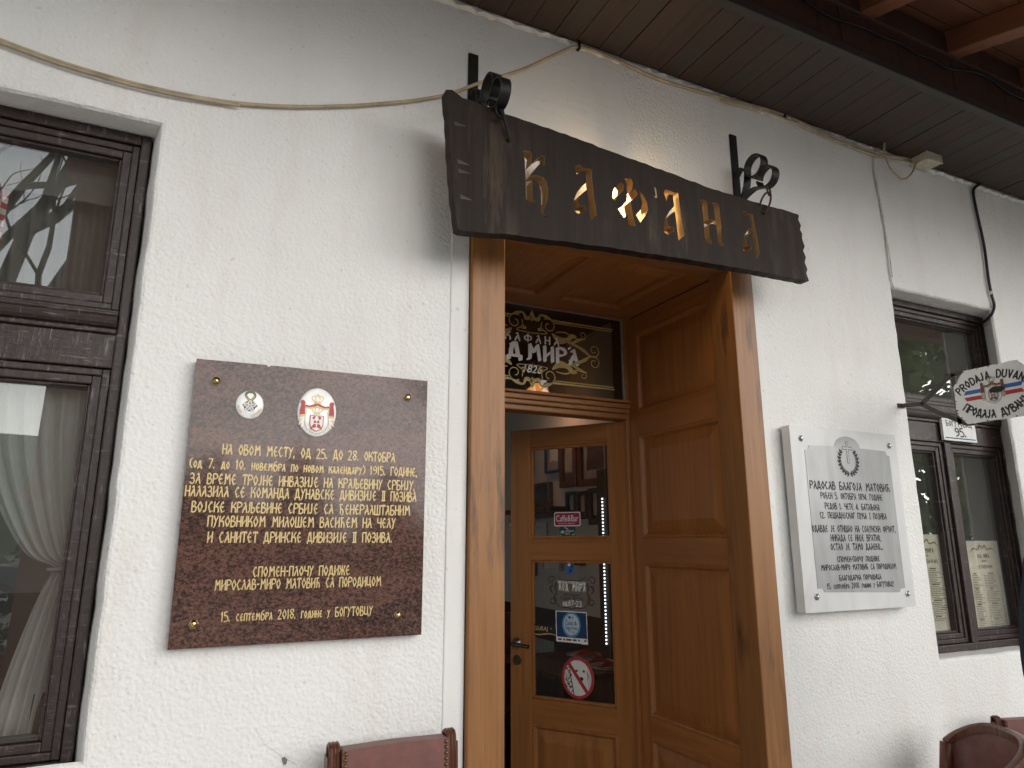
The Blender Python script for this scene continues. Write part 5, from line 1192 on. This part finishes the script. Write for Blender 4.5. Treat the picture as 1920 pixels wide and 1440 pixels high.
# menus in the right window
def menu(px, label, y=.142):
    A, B, C_, D_ = [at(*p, y=y) for p in px]
    x0, x1, z0, z1 = (A.x + D_.x) / 2, (B.x + C_.x) / 2, (C_.z + D_.z) / 2, (A.z + B.z) / 2
    t = thing('menu', label, 'menu', ((x0 + x1) / 2, y, z0), 'printed menus behind the right window')
    q = MB(); q.box(x0, x1, y, y + .002, z0, z1, 1); q.poly([(x0 + .006, y - .0004, z0 + .006), (x1 - .006, y - .0004, z0 + .006), (x1 - .006, y - .0004, z1 - .006), (x0 + .006, y - .0004, z1 - .006)], 0); q.build('sheet', ['paper', 'wpaper'], t)
    fn = wallfn(y - .0008); q = MB(); xc = (x0 + x1) / 2; W_ = x1 - x0
    for s_ in (1, -1):
        draw(q, [(xc, z1 - .035), (xc + s_ * .02, z1 - .022), (xc + s_ * .035, z1 - .04), (xc + s_ * .07, z1 - .035), (xc + s_ * .09, z1 - .05)], [.004, .008, .005, .006, .002], fn)
    put_text(q, 'КОД МИРА', fn, xc - W_ * .17, xc + W_ * .17, z1 - .078, z1 - .078, .017, 0, bold, .3); put_text(q, 'КАФАНА', fn, xc - .018, xc + .018, z1 - .096, z1 - .096, .009, 0, mid, .3); put_text(q, 'ЈЕЛОВНИК', fn, xc - W_ * .22, xc + W_ * .22, z1 - .125, z1 - .125, .016, 0, mid, .3)
    g = random.Random(int(px[0][0])); z = z1 - .15; k = 0
    while z > z0 + .04:
        for c in (0, 1):
            a = x0 + .02 + c * (W_ - .03) / 2; L_ = g.uniform(.3, .62) * W_ / 2; b = a + W_ / 2 - .035
            if k % 9 == 0: q.poly([fn(a + .01, z, 0), fn(a + .01 + L_ * .6, z, 0), fn(a + .01 + L_ * .6, z + .005, 0), fn(a + .01, z + .005, 0)])
            else:
                q.poly([fn(a, z, 0), fn(a + L_, z, 0), fn(a + L_, z + .0024, 0), fn(a, z + .0024, 0)]); q.poly([fn(b, z, 0), fn(b + .015, z, 0), fn(b + .015, z + .0024, 0), fn(b, z + .0024, 0)])
        z -= .0075; k += 1
    q.build('lettering', 'ink', t)
menu(((1690, 1002), (1777, 1002), (1797, 1183), (1700, 1190)), 'printed menu behind the left casement of the right window')
menu(((1808, 1014), (1869, 1014), (1896, 1187), (1833, 1192)), 'printed menu behind the right casement of the right window')

# ================================================================== person at the right edge (only the sleeve shows)
def skin_body(name, bones, mat, parent, levels=2):
    """bones: list of chains of (point, radius); chains that share a point are joined there"""
    vs_ = []; es = []; rad = []; idx = {}
    def vid(p, r_):
        k = tuple(round(c, 4) for c in p)
        if k not in idx: idx[k] = len(vs_); vs_.append(k); rad.append(r_)
        return idx[k]
    for chn in bones:
        ids = [vid(p, r_) for p, r_ in chn]; es += list(zip(ids, ids[1:]))
    me = bpy.data.meshes.new(name); me.from_pydata(vs_, es, []); o = bpy.data.objects.new(name, me); COL.objects.link(o); me.materials.append(M[mat] if isinstance(mat, str) else mat)
    o.modifiers.new('skin', 'SKIN')
    if not me.skin_vertices: me.attributes.new('skin', 'FLOAT_VECTOR', 'POINT')
    bpy.context.view_layer.objects.active = o
    bm = bmesh.new(); bm.from_mesh(me); ly = bm.verts.layers.skin.verify(); bm.verts.ensure_lookup_table()
    for v, r_ in zip(bm.verts, rad): v[ly].radius = r_ if isinstance(r_, tuple) else (r_, r_); v[ly].use_root = False
    bm.verts[0][ly].use_root = True; bm.to_mesh(me); bm.free()
    s_ = o.modifiers.new('smooth', 'SUBSURF'); s_.levels = s_.render_levels = levels
    o.parent = parent; return o
PX_ = at(1911.5, 1170, y=-.95).x + .348
pn = thing('person', 'person in a dark teal long-sleeved top standing at the right edge before the window', 'person', (PX_, -.95, GZ), None, math.pi)
bones = [[((0, 0, .95), .115), ((0, .005, 1.08), .11), ((0, .01, 1.24), .125), ((0, 0, 1.38), .10), ((0, .0, 1.46), .055), ((0, .015, 1.53), .05), ((0, .02, 1.60), .078), ((0, .015, 1.67), .07)]]
for s_ in (1, -1):
    bones += [[((0, 0, 1.38), .10), ((s_ * .165, -.005, 1.385), .056), ((s_ * .215, -.02, 1.24), .046), ((s_ * .225, -.03, 1.11), .038), ((s_ * .14, .10, 1.02), .030), ((s_ * .10, .15, 1.02), .026)],
              [((0, 0, .95), .115), ((s_ * .09, 0, .86), .088), ((s_ * .10, .02, .48), .052), ((s_ * .10, -.01, .10), .036), ((s_ * .105, .05, .045), .036), ((s_ * .11, .13, .035), .03)]]
    for f_, (dx, L_) in enumerate(((-.03, .06), (-.010, .075), (.010, .08), (.028, .07))):
        bones.append([((s_ * .10, .15, 1.02), .026), ((s_ * (.07 + dx * .3), .175, 1.02 + dx * .7), .0095), ((s_ * (.07 - L_ * .5), .185, 1.015 + dx), .008), ((s_ * (.07 - L_ * .85), .18, 1.005 + dx), .0065)])
    bones.append([((s_ * .10, .15, 1.02), .026), ((s_ * .085, .165, 1.06), .010), ((s_ * .065, .175, 1.085), .008)])
bones.append([((0, .02, 1.60), .078), ((0, .105, 1.595), .013)])
body = skin_body('body', bones, 'skin', pn)
top = [[((0, .0, .93), .128), ((0, .005, 1.08), .122), ((0, .01, 1.24), .137), ((0, 0, 1.385), .112), ((0, .0, 1.45), .066)]]
for s_ in (1, -1): top.append([((0, 0, 1.385), .112), ((s_ * .165, -.005, 1.39), .068), ((s_ * .215, -.02, 1.24), .058), ((s_ * .225, -.03, 1.11), .050), ((s_ * .15, .085, 1.025), .040)])
skin_body('sweater', top, 'navycloth', pn)
tr_ = [[((0, 0, .96), .124), ((0, 0, .90), .12)]]
for s_ in (1, -1): tr_.append([((0, 0, .90), .12), ((s_ * .092, 0, .82), .098), ((s_ * .10, .02, .48), .066), ((s_ * .10, -.01, .10), .056)])
skin_body('trousers', tr_, 'trousers', pn)
skin_body('hair', [[((0, -.01, 1.70), .075), ((0, -.035, 1.63), .08), ((0, -.045, 1.55), .055)]], 'hair', pn)
for s_ in (-1, 1): q = MB(); q.lathe([(0, -.008), (.011, -.005), (.012, 0)], (s_ * .03, .092, 1.622), 'y', 10); q.build('eye', 'porcelain', pn, loc=(0, 0, 0), smooth=True)
q = MB(); q.tube([(-.022, .088, 1.552), (0, .094, 1.55), (.022, .088, 1.552)], .006, 6); q.build('mouth', 'crimson', pn, loc=(0, 0, 0), smooth=True)


# ================================================================== street side, seen in the reflections
def leaves(mb, c, rad, n, size, g, mi=0, squash=1.0):
    for k in range(n):
        d = Vector((g.gauss(0, 1), g.gauss(0, 1), g.gauss(0, 1))).normalized() * (g.random() ** .45)
        p = Vector(c) + Vector((d.x * rad[0], d.y * rad[1], d.z * rad[2])); a = Vector((g.gauss(0, 1), g.gauss(0, 1), g.gauss(0, 1))).normalized(); b = a.orthogonal().normalized(); s_ = size * g.uniform(.6, 1.3)
        mb.poly([p - a * s_, p + b * s_ * .5, p + a * s_, p - b * s_ * .5], mi)
def branch(mb, p, d, L, r_, depth, g):
    pts = [p]; n = 5; dd = d.copy()
    for k in range(n): dd = (dd + Vector((g.uniform(-.25, .25), g.uniform(-.2, .2), g.uniform(-.12, .22)))).normalized(); pts.append(pts[-1] + dd * L / n)
    mb.tube(pts, [r_ * (1 - .55 * k / n) for k in range(n + 1)], 6 if depth > 1 else 4, 0, False)
    if depth == 0: return
    for k in range(g.choice((3, 4, 4))):
        i = g.randint(2, n); nd = (dd + Vector((g.uniform(-1, 1), g.uniform(-.7, .7), g.uniform(-.4, .8)))).normalized(); branch(mb, pts[i], nd, L * g.uniform(.5, .75), r_ * g.uniform(.35, .55), depth - 1, g)
def bare_tree(x, y, h, label, seed, lean=.25):
    g = random.Random(seed); t = thing('bare_tree', label, 'tree', (x, y, 0), 'leafless trees across the street'); q = MB()
    pts = [Vector((x, y, -.05)), Vector((x + lean * .2, y, h * .3)), Vector((x + lean * .6, y, h * .6)), Vector((x + lean, y, h))]
    q.tube(pts, [.24, .2, .18, .13], 10); q.build('trunk', 'bark', t, smooth=True)
    q = MB()
    for k in range(8): branch(q, pts[2].lerp(pts[3], g.random()), Vector((g.uniform(-1, 1) , g.uniform(-.5, .5), g.uniform(.15, .8))).normalized(), h * g.uniform(.5, .8), .10, 3, g)
    q.build('crown', 'bark', t)
bare_tree(-2.7, -7.0, 4.6, 'leafless tree reflected in the upper pane of the left window', 4, .5)
bare_tree(-6.5, -11, 5.5, 'leafless tree further along the street on the left', 11, -.3)
bare_tree(5.5, -12, 5.0, 'leafless tree across the street facing the door', 21, .3)
g = random.Random(2)
for k in range(15):
    x = -16 + 2.6 * k + g.uniform(-.4, .4); hh = g.uniform(1.9, 2.7); yb = -23 + g.uniform(-1, 1)
    q = MB(); leaves(q, (x, yb, hh * .5), (1.6, .9, hh * .55), 1500, .085, g)
    o = q.build('hedge_bush', 'hedgeleaf' if k % 3 else 'springleaf'); tag(o, 'clipped green bush in the row across the street', 'bush', 'hedge bushes across the street')
for (x, y, hh, sd_, lb) in ((13.5, -5.6, 3.2, 31, 'leafy green tree reflected in the right window casement'), (18, -12, 4.2, 32, 'taller leafy tree further right across the street')):
    g = random.Random(sd_); t = thing('leafy_tree', lb, 'tree', (x, y, 0)); q = MB(); q.tube([(x, y, 0), (x + .1, y, hh * .5), (x, y, hh * .9)], [.12, .1, .04], 8); q.build('trunk', 'bark', t, smooth=True)
    q = MB()
    for k in range(16): leaves(q, (x + g.uniform(-1.3, 1.3), y + g.uniform(-1, 1), hh * g.uniform(.35, 1.0)), (.6, .6, .45), 260, .07, g)
    q.build('crown', 'springleaf', t)
ht = thing('cottage', 'low cottage with red tiled roof across the street', 'building', (-3, -28, 0))
MB().box(-4.5, -.6, -33, -28, -.1, 3.0).build('wall', 'cottage', ht)
MB().add([(-4.9, -27.6, 2.9), (-.2, -27.6, 2.9), (-.2, -30.5, 5.6), (-4.9, -30.5, 5.6), (-.2, -33.4, 2.9), (-4.9, -33.4, 2.9)], [(0, 1, 2, 3), (3, 2, 4, 5), (1, 4, 2), (0, 3, 5)]).build('roof', 'tile', ht)
kind(MB().lathe([(0, 26), (25, 23), (60, 10), (90, -1)], (-40, -190, 0), 'z', 40).build('hills', plain('far_wooded_hill', (.06, .10, .05), .9, var=.4, scale=.1), smooth=True), 'structure')
for k, (x, y, hh) in enumerate(((1.0, -25, 4.5), (4.2, -26, 5), (7.5, -25, 4.2), (11, -26, 4.6), (13.9, -25, 13), (17, -25, 10), (24, -22, 4.2), (14.5, -8, 8.5), (18, -8.5, 9), (22, -9, 9))):  # added trees: they darken reflections and cover bright sky in the panes
    g = random.Random(50 + k); t = thing('spruce_tree', ('dark young spruce standing across the street', 'dark bushy evergreen to the right along the street')[k > 6], 'tree', (x, y, 0), 'dark evergreens across the street' if k <= 6 else 'evergreens to the right')
    q = MB(); q.tube([(x, y, 0), (x, y, hh * .95)], [.2, .03], 8); q.build('trunk', 'bark', t, smooth=True); q = MB()
    for j in range(22):
        f = j / 22; rad_ = (1 - f) * 2.0 + .25
        for i in range(7): a_ = g.uniform(0, 6.28); leaves(q, (x + rad_ * .6 * math.cos(a_), y + rad_ * .6 * math.sin(a_), .5 + f * (hh - .5)), (rad_ * .5, rad_ * .5, .28), 26, .16, g)
    q.build('crown', 'spruce' if k <= 6 else 'springleaf', t)
# parked car
cx, cyy = -4.9, -18.6; car = thing('parked_car', 'slate blue estate car parked across the street', 'car', (cx, cyy, -.04))
prof = [(-2.25, .35), (-2.3, .75), (-2.2, 1.0), (-1.3, 1.1), (-.7, 1.58), (.2, 1.68), (1.3, 1.64), (1.95, 1.15), (2.25, 1.02), (2.3, .6), (2.2, .35)]
q = MB(); q.extr([(-a, b) for a, b in prof], [], lambda u, v, w_: (u, w_ * (1 - .12 * max(0, v - 1.05)), v), -.88, .88); q.build('body', 'carpaint', car, loc=Z0_, bevel=.06)
q = MB()
for s_ in (-1, 1):
    for pts in ([(.95, 1.12), (.55, 1.5), (-.1, 1.56), (-.1, 1.12)], [(-.18, 1.12), (-.18, 1.56), (-1.15, 1.52), (-1.6, 1.16)]): q.poly([(a, s_ * (.885 - .12 * .88 * max(0, b - 1.05)), b) for a, b in pts])
q.build('side_window', 'carglass', car, loc=Z0_)
for a in (-1.4, 1.4):
    for s_ in (-1, 1):
        q = MB(); q.lathe([(.20, -.1), (.34, -.1), (.36, -.05), (.36, .08), (.34, .1), (.22, .1)], (a, s_ * .82, .36), 'y', 28); wl_ = q.build('wheel', 'tyre', car, loc=Z0_, smooth=40)
        q = MB(); q.lathe([(.225, .0), (.21, .02), (.2, -.02)], (a, s_ * .93, .36), 'y', 28)
        for k in range(5):
            t = 2 * math.pi * k / 5; d = Vector((math.cos(t), 0, math.sin(t))); n_ = Vector((-d.z, 0, d.x)) * .035; c_ = Vector((a, s_ * .925, .36)); q.add([c_ - n_, c_ + n_, c_ + d * .21 + n_ * .7, c_ + d * .21 - n_ * .7], [(0, 1, 2, 3)])
        q.build('rim', 'steel', wl_, loc=Z0_)
# planter with flowers at the edge of the paving
for i, (x, lb) in enumerate(((-1.15, 'brown trough of flowering plants at the edge of the paving on the left'), (1.2, 'brown trough of flowering plants opposite the oak door'), (4.2, 'brown trough of flowering plants opposite the right window'))):
    t = thing('flower_trough', lb, 'planter', (x, -3.6, GZ), 'flower troughs along the porch edge'); g = random.Random(i)
    q = MB(); q.extr([(x - .4, -3.72), (x + .4, -3.72), (x + .4, -3.46), (x - .4, -3.46)], [], lambda u, v, w_: (u, v, w_), GZ, GZ + .75); q.build('trough', 'terracotta', t, bevel=.01)
    q = MB(); leaves(q, (x, -3.59, GZ + .82), (.4, .14, .14), 500, .03, g); q.build('foliage', 'springleaf', t)
    q = MB(); leaves(q, (x, -3.59, GZ + .92), (.38, .14, .09), 120, .02, g); q.build('blossom', 'petal', t)
